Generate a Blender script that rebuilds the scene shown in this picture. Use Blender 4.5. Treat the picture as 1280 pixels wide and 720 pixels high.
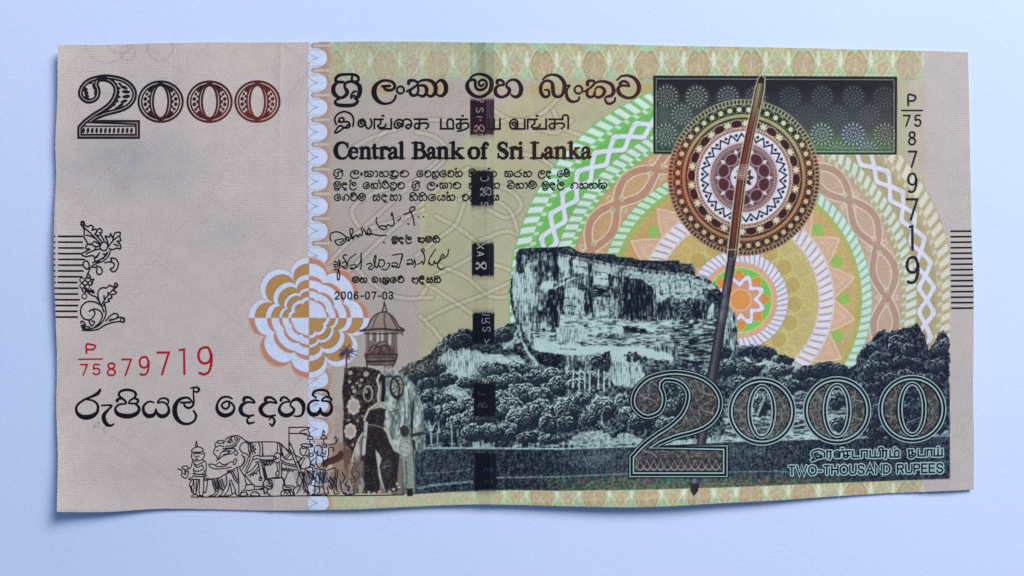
import bpy, math, random
import numpy as np
from mathutils import Matrix, Vector, Euler

# ------------------------------------------------------------------ camera, light, exposure
for _o in list(bpy.data.objects): bpy.data.objects.remove(_o)
scene = bpy.context.scene
COL = scene.collection
CAM_ROT = (0.01423, -0.06105, -0.00951)
CAM_LOC = (-0.01213, -0.00453, 0.15158)
cam_data = bpy.data.cameras.new("camera"); cam_data.sensor_width = 36.0
cam_data.lens = 36.0 / (2 * math.tan(math.radians(30)))
cam_data.clip_start = 0.005; cam_data.clip_end = 20
cam = bpy.data.objects.new("camera", cam_data); COL.objects.link(cam)
cam.location = CAM_LOC; cam.rotation_euler = CAM_ROT; cam.rotation_mode = 'XYZ'
scene.camera = cam
world = bpy.data.worlds.new("World"); scene.world = world; world.use_nodes = True
wb = world.node_tree.nodes["Background"]
wb.inputs[0].default_value = (0.30, 0.54, 1.12, 1); wb.inputs[1].default_value = 0.27
def area(name, loc, target, sx, sy, power, color):
    l = bpy.data.lights.new(name, 'AREA'); l.shape = 'RECTANGLE'; l.size = sx; l.size_y = sy
    l.energy = power; l.color = color
    o = bpy.data.objects.new(name, l); COL.objects.link(o); o.location = loc
    o.rotation_euler = (Vector(target) - Vector(loc)).to_track_quat('-Z', 'Y').to_euler()
    return o
area("window_light", (0.30, 0.40, 0.44), (0.0, 0.0, 0), 0.30, 0.30, 5.0, (0.87, 0.93, 1.10))
scene.view_settings.view_transform = 'Standard'
try: scene.view_settings.look = 'None'
except Exception: pass
scene.view_settings.exposure = 0; scene.view_settings.gamma = 1
scene.cycles.max_bounces = 4

# ------------------------------------------------------------------ photo px -> place on the note
LIT = np.array([0.70, 0.80, 1.08])          # light reaching the paper, used to get base colours from seen colours
def lin(c):
    c = np.clip(np.asarray(c, float) / 255.0, 0, 1)
    return np.where(c <= .04045, c / 12.92, ((c + .055) / 1.055) ** 2.4)
def albedo(c): return np.clip(lin(c) / LIT, 0.004, 0.9)
FPX = 640 / math.tan(math.radians(30))
RM = np.array(Euler(CAM_ROT, 'XYZ').to_matrix()); OC = np.array(CAM_LOC)
TOP = [(72,56),(130,56),(200,54),(260,53),(330,53),(430,52),(520,52),(600,53),(700,54),(760,55),(830,57),(900,58),(1000,60),(1060,61.5),(1140,63),(1210,65)]
BOT = [(71,640),(130,640),(200,636),(262,636.5),(330,638),(400,637.5),(460,636),(520,633),(600,630.5),(640,631),(720,633),(800,634),(850,632),(900,629),(960,626),(1050,620),(1110,616.5),(1160,614.5),(1217,612)]
LEFT = [(72,56),(71.3,130),(69,180),(70,220),(68,262),(67,310),(67.5,350),(69.5,400),(71,440),(70.5,520),(72,560),(71,640)]
RIGHT = [(1210,65),(1211.5,130),(1213,210),(1215,300),(1217,350),(1217,420),(1216.5,500),(1217.5,560),(1217,612)]
def smooth_curve(P, n):
    P = np.array(P, float); s = np.r_[0, np.cumsum(np.hypot(*np.diff(P, axis=0).T))]; s /= s[-1]
    m = np.gradient(P, s, axis=0); u = np.linspace(0, 1, n)
    k = np.clip(np.searchsorted(s, u, side='right') - 1, 0, len(P) - 2)
    h = (s[k+1] - s[k])[:, None]; t = ((u - s[k]) / h[:, 0])[:, None]
    return ((2*t**3-3*t**2+1)*P[k] + (t**3-2*t**2+t)*h*m[k] + (-2*t**3+3*t**2)*P[k+1] + (t**3-t**2)*h*m[k+1])
def height(x, y):
    """height of the lying note above the table in metres"""
    x = np.asarray(x, float); y = np.asarray(y, float)
    yb = 636 - 20 * np.clip((x - 300) / 917, 0, 1)
    g = lambda v, c, w: np.exp(-((v - c) / w) ** 2)
    b = np.exp(-np.clip(yb - y, 0, None) / 55.0)            # bottom edge lifts
    l = np.exp(-np.clip(x - 70, 0, None) / 45.0)            # left edge lifts
    h = 0.00016 + b * (0.0018 * g(x, 790, 230) + 0.0010 * g(x, 90, 110) + 0.0007 * g(x, 430, 90) + 0.0006 * g(x, 1185, 40))
    h = h + l * (0.0013 + 0.0003 * np.sin(y / 46.0) + 0.0003 * g(y, 600, 70) + 0.0002 * g(y, 300, 60))
    h = h + 0.00010 * (1 + np.sin(x / 62.0 + 1.3 * np.sin(y / 170.0)) * np.cos(y / 150.0 + x / 400))
    h = h + 0.00020 * g(x, 600, 26) * (0.6 + 0.4 * np.cos(y / 60))   # old fold by the thread
    h = h + 0.000035 * np.sin(x / 7.5 + y / 60) * g(x, 600, 110) * np.exp(-np.clip(y - 53, 0, None) / 60.0)
    h = h + 0.00003 * np.sin(x / 17.0 + 2 * np.sin(y / 90)) * np.sin(y / 31.0 + x / 130)
    h = h + 0.00022 * np.exp(-np.abs(x - 606 - y / 90) / 7.0) * (.5 + .5 * g(y, 60, 160) + .5 * g(y, 600, 90)) + 0.00012 * np.exp(-np.abs(x - 352 + y / 60) / 5.0) * (g(y, 60, 120) + g(y, 630, 80))
    return h
def place(x, y, dz=0.0):
    x = np.asarray(x, float); y = np.asarray(y, float)
    d = np.stack([(x - 640) / FPX, -(y - 360) / FPX, -np.ones_like(x)], -1) @ RM.T
    t = (height(x, y) + dz - OC[2]) / d[..., 2]
    return OC + d * t[..., None]

# ------------------------------------------------------------------ materials
def new_mat(name):
    m = bpy.data.materials.new(name); m.use_nodes = True
    return m, m.node_tree, m.node_tree.nodes["Principled BSDF"]
def nd(nt, kind, **kw):
    n = nt.nodes.new(kind)
    for k, v in kw.items():
        if k in n.inputs: n.inputs[k].default_value = v
        else: setattr(n, k, v)
    return n
def note_mat(name, rough, var, bump):
    m, nt, b = new_mat(name); L = nt.links.new
    at = nd(nt, 'ShaderNodeAttribute', attribute_name='ink')
    tc = nd(nt, 'ShaderNodeTexCoord')
    n1 = nd(nt, 'ShaderNodeTexNoise', Scale=5200.0, Detail=2.0)      # paper fibre
    n2 = nd(nt, 'ShaderNodeTexNoise', Scale=320.0, Detail=4.0)       # handling wear
    L(tc.outputs['Object'], n1.inputs['Vector']); L(tc.outputs['Object'], n2.inputs['Vector'])
    mr = nd(nt, 'ShaderNodeMapRange'); mr.inputs[1].default_value = .3; mr.inputs[2].default_value = .7
    mr.inputs[3].default_value = 1 - var; mr.inputs[4].default_value = 1 + var
    L(n1.outputs[0], mr.inputs[0])
    m2 = nd(nt, 'ShaderNodeMapRange'); m2.inputs[1].default_value = .3; m2.inputs[2].default_value = .7
    m2.inputs[3].default_value = .965; m2.inputs[4].default_value = 1.035
    L(n2.outputs[0], m2.inputs[0])
    mu = nd(nt, 'ShaderNodeMath', operation='MULTIPLY'); L(mr.outputs[0], mu.inputs[0]); L(m2.outputs[0], mu.inputs[1])
    vm = nd(nt, 'ShaderNodeVectorMath', operation='SCALE'); L(at.outputs['Color'], vm.inputs[0]); L(mu.outputs[0], vm.inputs['Scale'])
    L(vm.outputs[0], b.inputs['Base Color'])
    b.inputs['Roughness'].default_value = rough; b.inputs['Specular IOR Level'].default_value = .10
    bp = nd(nt, 'ShaderNodeBump', Strength=bump, Distance=0.00004)
    L(n1.outputs[0], bp.inputs['Height']); L(bp.outputs[0], b.inputs['Normal'])
    return m
M_PRINT = note_mat("printed_cotton_paper", 0.70, 0.11, 0.50)
M_INK = note_mat("raised_intaglio_ink", 0.55, 0.12, 0.25)
M_FOIL = note_mat("dark_thread_foil", 0.34, 0.10, 0.15)
M_FOIL.node_tree.nodes["Principled BSDF"].inputs["Specular IOR Level"].default_value = .35

def table_mat():
    m, nt, b = new_mat("white_textured_paper"); L = nt.links.new
    tc = nd(nt, 'ShaderNodeTexCoord')
    a = nd(nt, 'ShaderNodeTexNoise', Scale=900.0, Detail=5.0); a.inputs['Roughness'].default_value = .6
    c = nd(nt, 'ShaderNodeTexNoise', Scale=60.0, Detail=3.0)
    w = nd(nt, 'ShaderNodeTexNoise', Scale=9.0, Detail=2.0)
    v = nd(nt, 'ShaderNodeTexNoise', Scale=2600.0, Detail=2.0)
    for n in (a, c, w, v): L(tc.outputs['Object'], n.inputs['Vector'])
    mx = nd(nt, 'ShaderNodeMath', operation='MULTIPLY_ADD'); mx.inputs[1].default_value = .35
    L(c.outputs[0], mx.inputs[0]); L(a.outputs[0], mx.inputs[2])
    ad = nd(nt, 'ShaderNodeMath', operation='MULTIPLY_ADD'); ad.inputs[1].default_value = .5
    L(v.outputs[0], ad.inputs[0]); L(mx.outputs[0], ad.inputs[2])
    bp = nd(nt, 'ShaderNodeBump', Strength=.42, Distance=0.00011)
    L(ad.outputs[0], bp.inputs['Height']); L(bp.outputs[0], b.inputs['Normal'])
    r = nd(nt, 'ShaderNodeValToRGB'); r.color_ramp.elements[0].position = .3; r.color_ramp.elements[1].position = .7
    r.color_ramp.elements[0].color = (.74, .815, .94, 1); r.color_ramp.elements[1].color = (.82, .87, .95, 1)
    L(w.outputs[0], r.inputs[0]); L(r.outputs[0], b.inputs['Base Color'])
    b.inputs['Roughness'].default_value = .8; b.inputs['Specular IOR Level'].default_value = .25
    return m

# ------------------------------------------------------------------ the surface under the note
me = bpy.data.meshes.new("table_paper")
n = 120; g = np.linspace(-0.6, 0.6, n); gx, gy = np.meshgrid(g, g)
gz = 0.00004 * np.sin(gx * 60) * np.cos(gy * 47) - 0.00004
idx = np.arange(n * n).reshape(n, n)
q = np.stack([idx[:-1, :-1], idx[:-1, 1:], idx[1:, 1:], idx[1:, :-1]], -1).reshape(-1, 4)
me.from_pydata(np.stack([gx, gy, gz], -1).reshape(-1, 3).tolist(), [], q.tolist())
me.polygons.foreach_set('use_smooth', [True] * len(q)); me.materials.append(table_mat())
tb = bpy.data.objects.new("table_surface", me); COL.objects.link(tb); tb["kind"] = "structure"

# ------------------------------------------------------------------ the note: one Empty, parts below it
note = bpy.data.objects.new("banknote", None); COL.objects.link(note)
note.empty_display_size = 0.02
note["label"] = "worn beige green and brown two thousand rupee banknote lying on blue-white paper"
note["category"] = "banknote"

def fast_mesh(name, co, quads, colors, mat):
    me = bpy.data.meshes.new(name)
    me.vertices.add(len(co)); me.vertices.foreach_set('co', np.ascontiguousarray(co, dtype=np.float32).ravel())
    sizes = np.array([len(f) for f in quads]) if isinstance(quads, list) else np.full(len(quads), 4)
    loops = np.concatenate([np.asarray(f) for f in quads]) if isinstance(quads, list) else quads.ravel()
    me.loops.add(len(loops)); me.loops.foreach_set('vertex_index', loops.astype(np.int32))
    me.polygons.add(len(sizes)); me.polygons.foreach_set('loop_start', np.r_[0, np.cumsum(sizes)[:-1]].astype(np.int32))
    try: me.polygons.foreach_set('loop_total', sizes.astype(np.int32))
    except Exception: pass
    me.polygons.foreach_set('use_smooth', np.ones(len(sizes), dtype=bool))
    me.update(calc_edges=True)
    a = me.color_attributes.new('ink', 'FLOAT_COLOR', 'POINT')
    c = np.ones((len(co), 4), np.float32); c[:, :3] = colors; a.data.foreach_set('color', c.ravel())
    me.materials.append(mat)
    return me
def add_part(name, me, parent=note, label=None):
    o = bpy.data.objects.new(name, me); COL.objects.link(o); o.parent = parent
    if label: o["label"] = label
    return o
def part_empty(name, parent=note, label=None):
    return add_part(name, None, parent, label)

STEP = 0.000022
def pts(s):
    a = [float(v) for v in s.replace(',', ' ').split()]
    return [(a[i], a[i+1]) for i in range(0, len(a), 2)]
class Ink:
    """collects strokes and fills laid on the note in photo pixels, then links them as ONE mesh"""
    def __init__(s, layer=1): s.v = []; s.c = []; s.z = []; s.f = []; s.layer = layer; s.k = 0
    def _c(s, col, p):
        return col(p[0], p[1]) if callable(col) else col
    def stroke(s, P, w, col, smooth=True, closed=False, caps=True, tr=None):
        if isinstance(P, str): P = pts(P)
        if tr: P = [(tr[0] + x / tr[2], tr[1] + y / (tr[3] if len(tr) > 3 else tr[2])) for x, y in P]
        P = np.array(P, float); W = np.atleast_1d(np.array(w, float))
        if len(W) < len(P): W = np.interp(np.linspace(0, 1, len(P)), np.linspace(0, 1, len(W)), W)
        if closed: P = np.vstack([P, P[:1]]); W = np.r_[W, W[:1]]
        n = len(P)
        if smooth and n > 2:
            out = []; wo = []
            for i in range(n - 1):
                p1, p2 = P[i], P[i+1]
                p0 = P[i-1] if i > 0 else (P[-2] if closed else P[0]); p3 = P[i+2] if i + 2 < n else (P[1] if closed else P[-1])
                L = np.hypot(*(p2 - p1)); k = max(2, min(7, int(L / 1.2) + 2))
                for j in range(k):
                    t = j / k
                    out.append(.5 * ((2*p1) + (-p0+p2)*t + (2*p0-5*p1+4*p2-p3)*t*t + (-p0+3*p1-3*p2+p3)*t**3)); wo.append(W[i]*(1-t)+W[i+1]*t)
            out.append(P[-1]); wo.append(W[-1]); P = np.array(out); W = np.array(wo)
        else:
            out = []; wo = []
            for i in range(n - 1):
                k = max(1, int(np.hypot(*(P[i+1]-P[i])) / 10))
                for j in range(k): out.append(P[i] + (P[i+1]-P[i]) * j / k); wo.append(W[i] + (W[i+1]-W[i]) * j / k)
            out.append(P[-1]); wo.append(W[-1]); P = np.array(out); W = np.array(wo)
        d = np.diff(P, axis=0); ln = np.hypot(d[:,0], d[:,1]); keep = np.r_[True, ln > 1e-4]; P = P[keep]; W = W[keep]
        if len(P) < 2: return
        d = np.diff(P, axis=0); d /= np.hypot(d[:,0], d[:,1])[:, None]
        t0 = np.vstack([d[:1], d]); t1 = np.vstack([d, d[-1:]])
        if closed: t0[0] = d[-1]; t1[-1] = d[0]
        t = t0 + t1; ln = np.hypot(t[:,0], t[:,1]); ln[ln < .2] = .2; t /= ln[:, None]
        nrm = np.stack([-t[:,1], t[:,0]], -1)
        cosh = np.clip((t * t1).sum(1), .5, 1)[:, None]
        off = nrm * (W[:, None] / 2) / cosh
        s.k += 1; z = s.layer * STEP + (s.k % 9) * 0.0000022
        b = len(s.v); m = len(P)
        for p in np.vstack([P + off, P - off]): s.v.append(p); s.z.append(z); s.c.append(s._c(col, p))
        for i in range(m - 1): s.f.append((b+i, b+i+1, b+m+i+1, b+m+i))
        if caps and not closed:
            for e, sg in ((0, -1), (m-1, 1)):
                if W[e] < 1.0: continue
                r = W[e] / 2; a0 = math.atan2(nrm[e][1], nrm[e][0]); ids = [b + e]
                for j in range(1, 4):
                    a = a0 - sg * math.pi * j / 4
                    p = P[e] + r * np.array([math.cos(a), math.sin(a)]); ids.append(len(s.v)); s.v.append(p); s.z.append(z); s.c.append(s._c(col, p))
                ids.append(b + m + e); s.f.append(tuple(ids) if sg > 0 else tuple(ids[::-1]))
    def blob(s, cx, cy, rx, ry, col, rot=0, n=10):
        s.k += 1; z = s.layer * STEP + (s.k % 9) * 0.0000022; b = len(s.v); c, q = math.cos(rot), math.sin(rot)
        for i in range(n):
            a = 2 * math.pi * i / n; x, y = rx * math.cos(a), ry * math.sin(a)
            p = (cx + x*c - y*q, cy + x*q + y*c); s.v.append(p); s.z.append(z); s.c.append(s._c(col, p))
        s.f.append(tuple(range(b + n - 1, b - 1, -1)))
    def circle(s, cx, cy, rx, ry, w, col, n=40):
        s.stroke([(cx + rx*math.cos(2*math.pi*i/n), cy + ry*math.sin(2*math.pi*i/n)) for i in range(n)], w, col, smooth=False, closed=True)
    def poly(s, P, col):
        s.k += 1; z = s.layer * STEP + (s.k % 9) * 0.0000022; b = len(s.v)
        for p in P: s.v.append(p); s.z.append(z); s.c.append(s._c(col, p))
        s.f.append(tuple(range(b, b + len(P))))
    def build(s, name, parent=note, mat=None, label=None):
        V = np.array(s.v, float); co = place(V[:,0], V[:,1], np.array(s.z))
        fs = []
        for f in s.f:                                   # every face looks up
            a = V[list(f)]; ar = np.sum(a[:,0]*np.roll(a[:,1],-1) - np.roll(a[:,0],-1)*a[:,1])
            fs.append(f if ar < 0 else f[::-1])
        me = fast_mesh(name, co, fs, albedo(np.array(s.c, float)), mat or M_INK)
        return add_part(name, me, parent, label)

# ------------------------------------------------------------------ the printed sheet as a fine coloured mesh
NX, NY = 1240, 636
_u = np.linspace(0, 1, NX + 1)[None, :]; _v = np.linspace(0, 1, NY + 1)[:, None]
tc_, bc_ = smooth_curve(TOP, 4001), smooth_curve(BOT, 4001); lc_, rc_ = smooth_curve(LEFT, 2001), smooth_curve(RIGHT, 2001)
def by_x(c, x): return np.interp(x, c[:, 0], c[:, 1])
_xt = 72 + (1210 - 72) * _u[0]; _xb = 71 + (1217 - 71) * _u[0]
_yt = by_x(tc_, _xt); _yb = by_x(bc_, _xb)
def by_y(c, y): return np.interp(y, c[:, 1], c[:, 0])
_yl = 56 + (640 - 56) * _v[:, 0]; _yr = 65 + (612 - 65) * _v[:, 0]
_xl = by_y(lc_, _yl); _xr = by_y(rc_, _yr)
_ru = np.random.RandomState(4)
_xl = _xl + _ru.normal(0, .18, len(_xl)); _yb = _yb + _ru.normal(0, .14, len(_yb)); _yt = _yt + _ru.normal(0, .14, len(_yt))
_xl[0] = 72; _xl[-1] = 71
X = (1-_v)*_xt[None] + _v*_xb[None] + (1-_u)*_xl[:,None] + _u*_xr[:,None] - ((1-_u)*(1-_v)*72 + _u*(1-_v)*1210 + (1-_u)*_v*71 + _u*_v*1217)
Y = (1-_v)*_yt[None] + _v*_yb[None] + (1-_u)*_yl[:,None] + _u*_yr[:,None] - ((1-_u)*(1-_v)*56 + _u*(1-_v)*65 + (1-_u)*_v*640 + _u*_v*612)
C = np.zeros(X.shape + (3,)); PID = np.zeros(X.shape, np.int32)
PARTS = [("paper_sheet", None, None)]                   # name, parent index or object, label
def part(name, label=None, parent=None):
    PARTS.append((name, parent, label)); return len(PARTS) - 1

def hash2(i, j, s):
    v = (i * 374761393 + j * 668265263 + s * 974634777) & 0x7fffffff
    v = ((v ^ (v >> 13)) * 1274126177) & 0x7fffffff
    return ((v ^ (v >> 16)) & 0xffff) / 65535.0
def vn(x, y, s=0):
    i = np.floor(x).astype(np.int64); j = np.floor(y).astype(np.int64); a = x - i; b = y - j
    a = a*a*(3-2*a); b = b*b*(3-2*b)
    return (hash2(i,j,s)*(1-a)+hash2(i+1,j,s)*a)*(1-b) + (hash2(i,j+1,s)*(1-a)+hash2(i+1,j+1,s)*a)*b
def fbm(x, y, sc, s=0, o=3, sy=None):
    sy = sy or sc; t = 0; a = 1; n = 0
    for k in range(o): t = t + a * vn(x/sc*2**k + 17*k, y/sy*2**k + 31*k, s + k); n += a; a *= .55
    return t / n
def sl(x0, y0, x1, y1, m=14):
    i0 = int(np.clip((y0 - 66 - m) / 590 * NY, 0, NY)); i1 = int(np.clip((y1 - 50 + m) / 547 * NY, 1, NY + 1))
    j0 = int(np.clip((x0 - 72 - m) / 1148 * NX, 0, NX)); j1 = int(np.clip((x1 - 66 + m) / 1138 * NX, 1, NX + 1))
    return slice(i0, i1), slice(j0, j1)
def mixc(m, col, S=np.s_[:, :], pid=None, thr=.5):
    m = np.clip(m, 0, 1); col = np.asarray(col, float)
    C[S] = C[S] * (1 - m[..., None]) + col * m[..., None]
    if pid is not None: PID[S][m > thr] = pid
def sstep(a, b, x): t = np.clip((x - a) / (b - a), 0, 1); return t*t*(3-2*t)
def seg_d(x, y, P, closed=False):
    P = list(P) + ([P[0]] if closed else []); d = np.full(x.shape, 1e9)
    for (ax, ay), (bx, by) in zip(P[:-1], P[1:]):
        vx, vy = bx-ax, by-ay; L = vx*vx+vy*vy + 1e-9
        t = np.clip(((x-ax)*vx + (y-ay)*vy)/L, 0, 1)
        d = np.minimum(d, (x-ax-t*vx)**2 + (y-ay-t*vy)**2)
    return np.sqrt(d)
def inside(x, y, P):
    r = np.zeros(x.shape, bool)
    for (ax, ay), (bx, by) in zip(P, P[1:] + P[:1]):
        if ay == by: continue
        r ^= ((ay > y) != (by > y)) & (x < (bx-ax)*(y-ay)/(by-ay) + ax)
    return r
def pmask(P, soft=1.0, grow=0.0, rough=0.0, seed=0, rs=4.0):
    if isinstance(P, str): P = pts(P)
    xs = [p[0] for p in P]; ys = [p[1] for p in P]; S = sl(min(xs), min(ys), max(xs), max(ys), 14 + soft + rough)
    x, y = X[S], Y[S]; d = seg_d(x, y, P, True); d = np.where(inside(x, y, P), d, -d) + grow
    if rough: d = d + rough * (fbm(x, y, rs, seed, 2) - .5) * 2
    return S, np.clip(d / soft + .5, 0, 1)
def fill(P, col, pid=None, **k):
    S, m = pmask(P, **k); mixc(m, col, S, pid)
def line(P, w, col, a=1.0, smooth=False, closed=False, pid=None):
    if isinstance(P, str): P = pts(P)
    if smooth: P = [tuple(p) for p in smooth_curve(P, max(6, int(len(P) * 5)))]
    xs = [p[0] for p in P]; ys = [p[1] for p in P]; S = sl(min(xs), min(ys), max(xs), max(ys), 14)
    d = seg_d(X[S], Y[S], P, closed); mixc(a * np.clip(w/2 + .5 - d, 0, 1), col, S, pid)
def disc(cx, cy, rx, ry, col, a=1.0, soft=1.0, pid=None):
    S = sl(cx-rx, cy-ry, cx+rx, cy+ry); r = np.hypot((X[S]-cx)/rx, (Y[S]-cy)/ry)
    mixc(a*np.clip((1-r)*min(rx, ry)/soft+.5, 0, 1), col, S, pid)
def lerp3(a, b, t): return np.asarray(a, float)*(1-t[...,None]) + np.asarray(b, float)*t[...,None]

# --- base tints of the paper
C[:] = (190, 180, 182)
arc = pts("523 640 523 390 525 310 537 255 552 220 572 185 600 150 640 118 700 100 1160 96")
S = np.s_[:, :]
t = sstep(383, 386, X); C[:] = lerp3((190,180,182), (168,160,158), sstep(384, 388, X))
mixc(sstep(523, 527, X + 0*Y) * (Y > 250), (180,177,140))
SS, m = pmask([(523,640),(523,390),(525,310),(537,255),(552,220),(572,185),(600,150),(640,118),(700,96),(1155,92),(1155,640)], soft=3)
C[SS] = C[SS]; mixc(m, (169,167,141), SS)
mixc(sstep(600,720,X)*sstep(260,330,Y)*(X<900), (184,192,140))
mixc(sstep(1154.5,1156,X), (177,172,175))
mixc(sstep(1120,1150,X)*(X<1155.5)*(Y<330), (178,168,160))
# broad unevenness, back print showing through
mixc(.16*sstep(.45,.75,fbm(X,Y,90,3)), (158,158,166))
mixc(.16*sstep(.5,.8,fbm(X,Y,60,9)), (200,182,176))
left = (X < 384)
mixc(.42*left*np.exp(-((X-165)/75)**2-((Y-205)/45)**2)*(.4+1.2*fbm(X,Y,26,5)), (138,146,158))
mixc(.22*left*np.exp(-((X-280)/90)**2-((Y-290)/30)**2), (150,152,164))
mixc(.2*left*np.exp(-((X-150)/60)**2-((Y-590)/22)**2), (150,148,150))
mixc(.25*left*sstep(640,560,Y+0*X)*0, (0,0,0))
# ghost circles at the top left corner
for cx, cy, r in ((133,52,27),(160,66,9),(150,50,17),(200,60,16)):
    S = sl(cx-r,cy-r,cx+r,cy+r); d = np.abs(np.hypot(X[S]-cx,Y[S]-cy)-r); mixc(.20*np.clip(1.6-d,0,1)*(.5+fbm(X[S],Y[S],3,2)), (128,124,128), S)
# hairline tint: panels of fine lines running different ways
u1 = (X*.78 + Y*.63); u2 = (X*.6 - Y*.8)
zone = (np.floor((u1-120)/118).astype(int)*2 + np.floor((u2+40)/104).astype(int)) % 4
ph = np.where(zone==0, Y/3.1, np.where(zone==1, X/3.1+Y/40, np.where(zone==2, (X+Y)/4.2, (X*.8-Y*1.0)/4.0)))
h = np.sin(2*np.pi*ph); fr = np.minimum(np.abs(((u1-120)/118) % 1), np.abs(((u2+40)/104) % 1))
hamp = np.where((X < 384) | (X > 1188), 8.5, 0) * (.5 + fbm(X, Y, 30, 8))
C += (hamp*h)[..., None]
d1 = np.sin(2*np.pi*(X+Y)/3.3); C += (np.where((X>410)&(X<815)&(Y>100), 20, 0)*d1)[...,None]*np.array([1,1,.85])
for gx_, a_ in ((0,1),): 
    e = np.minimum(np.minimum(((u1-120)/118)%1,1-((u1-120)/118)%1)*118, np.minimum(((u2+40)/104)%1,1-((u2+40)/104)%1)*104)
    mixc(.05*left*np.clip(2-e,0,1), (120,116,122))
# rope scrolls woven through the middle
ropes = ["405 335 440 298 480 262 520 225 560 190", "430 345 470 305 520 262 560 225 585 210", "470 175 490 158 530 150 570 152 590 158",
 "440 185 470 170 500 160", "520 165 545 172 560 190 545 210 505 232 470 240 450 252", "450 250 440 262 452 285 480 280 530 262",
 "545 270 580 290 600 310 575 330 545 345 525 372", "575 250 610 232 640 240 652 256 636 272 610 262", "600 300 640 290 660 306 690 306",
 "600 160 640 150 700 164 715 150", "690 135 705 160 735 168 755 150", "640 190 680 200 700 218", "545 330 580 345 620 372 640 368 640 340 615 330",
 "530 400 560 385 600 370 640 352", "525 350 560 372 590 392", "620 250 636 262 650 300", "580 255 570 280 545 300 520 320", "560 435 540 410 525 395",
 "600 120 620 140 640 150 680 140 700 120","440 330 460 350 500 372 540 372"]
for i, r in enumerate(ropes):
    P = [tuple(p) for p in smooth_curve(pts(r), 26)]; xs=[p[0] for p in P]; ys=[p[1] for p in P]; S=sl(min(xs),min(ys),max(xs),max(ys))
    d = seg_d(X[S],Y[S],P); tw = .5+.5*np.sin(2*np.pi*(X[S]*.9-Y[S]*.5)/4.2)
    mixc(.38*np.clip(2.2-d,0,1)*(.25+.75*tw), (214,211,198), S); mixc(.42*np.clip(1.2-np.abs(d-3.2),0,1), (120,112,96), S)

for i in range(70):
    px_, py_ = _ru.uniform(85,640), _ru.uniform(60,630); rr_ = _ru.uniform(.5,1.1)
    if i < 18: px_, py_ = 126+_ru.normal(0,6), 532+_ru.normal(0,5)
    disc(px_, py_, rr_, rr_*_ru.uniform(.6,1.4), (104,98,96), .45 if i < 18 else .22)
for q_ in ("212 56 214 90 211 130","95 566 190 600 250 640","300 430 312 500 306 560","660 100 668 180 662 260"):
    line(q_, 1.0, (214,208,206), .22, True); 
# --- border along the top and the foot
P_BORD = part("border_pattern", "green and ochre arched lattice along the upper edge"); P_BORF = part("border_pattern", "green and ochre lattice strip along the lower edge")
def border(S, yc, flip, pid, ymask):
    x, y = X[S], Y[S]; on = ymask(x, y) * sstep(409, 412, x) * sstep(1156, 1154.5, x)
    sat = sstep(520, 690, x) * sstep(1150, 1100, x) * .75 + .2
    base = lerp3((172,172,156), (150,186,156), np.clip(sat + .12*np.sin(x/31), 0, 1)*.9)
    k = (x - 710) / 65.4; f = (k - np.round(k)) * 65.4; yy = (y - yc) * flip
    C_ = base.copy(); 
    def mx(m, col, a=1.0):
        nonlocal C_; m = np.clip(m, 0, 1) * a * (.35 + .65*sat); C_ = C_*(1-m[...,None]) + np.asarray(col,float)*m[...,None]
    mx(np.clip(19 - np.abs(f) + .5,0,1)*np.clip(14-yy,0,1), (172,164,132), .8)
    mx(np.clip(30 - np.abs(f) - np.abs(yy-24)*.25,0,1)*(yy>6), (180,176,140), .7)
    for o, w_, c in ((-27.5,1,(180,158,130)),(27.5,1,(180,158,130))):
        r = np.hypot((f-o - np.sign(o)*-.0*(yy)),(yy-28)/2.3); mx(7.5-r, c, .85); mx(1.2-np.abs(r-7.5), (150,120,84), .55)
    r = np.abs(f)+np.abs(yy-30)*.55; mx(7.5-r, (184,160,134), .7)
    r = np.abs(np.abs(f)-13)+np.abs(yy-46)*.4; mx(7-r,(150,196,168),.8)
    for ph in (0, 1):
        for am in (30, 15):
            v = np.sin(2*np.pi*(yy/46.0) + ph*np.pi)*am*.5 + 0
            for o in (-15, 15, 0): mx((1.0-np.abs(f-o-v)), (206,214,186), .5)
    v = np.abs(f)*1.9 - (yy - 2); mx(1.1-np.abs(v)*.5, (214,220,196), .6); v2 = np.abs(f)*1.4 - (44-yy); mx(1.1-np.abs(v2)*.6,(214,220,196),.6)
    mx(1.1-np.abs(np.abs(f)-33 + (yy-20)**2*.006)*.8, (200,206,176), .5)
    r = np.hypot((np.abs(f)-14)/1.0,(yy-20)/4.0); mx((3-r), (214,222,214), .75)
    C_ += ((fbm(x,y,2.2,4,2)-.5)*26)[...,None] + (6*np.sin(2*np.pi*x/2.6))[...,None]
    mixc(on, C_, S, pid)
border(sl(405,50,1160,112), 54, 1, P_BORD, lambda x,y: sstep(112+0*x,100,y + 7*np.abs(np.sin((x-676)/65.4*np.pi)) + 2))
# ochre cusps under the top border
for k in range(-4, 3):
    cx = 676 + 65.4*k
    if 440 < cx < 820:
        S = sl(cx-30,100,cx+30,125); mm = .55*np.exp(-((X[S]-cx)/17)**2-((Y[S]-111)/8)**2); mixc(mm, (176,146,84), S)
def footy(x): return np.interp(x, [380,530,640,700,800,900,1000,1100,1187], [617,617,613.5,614.5,613.5,610,606,602,599])
border(sl(405,596,1160,640), 592, 1, P_BORF, lambda x,y: sstep(-.5,.5,y-footy(x)))
S = sl(405,600,660,640); mixc(.45*(Y[S]>617)*sstep(690,560,X[S])*(X[S]>411), (192,196,160), S)

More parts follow.
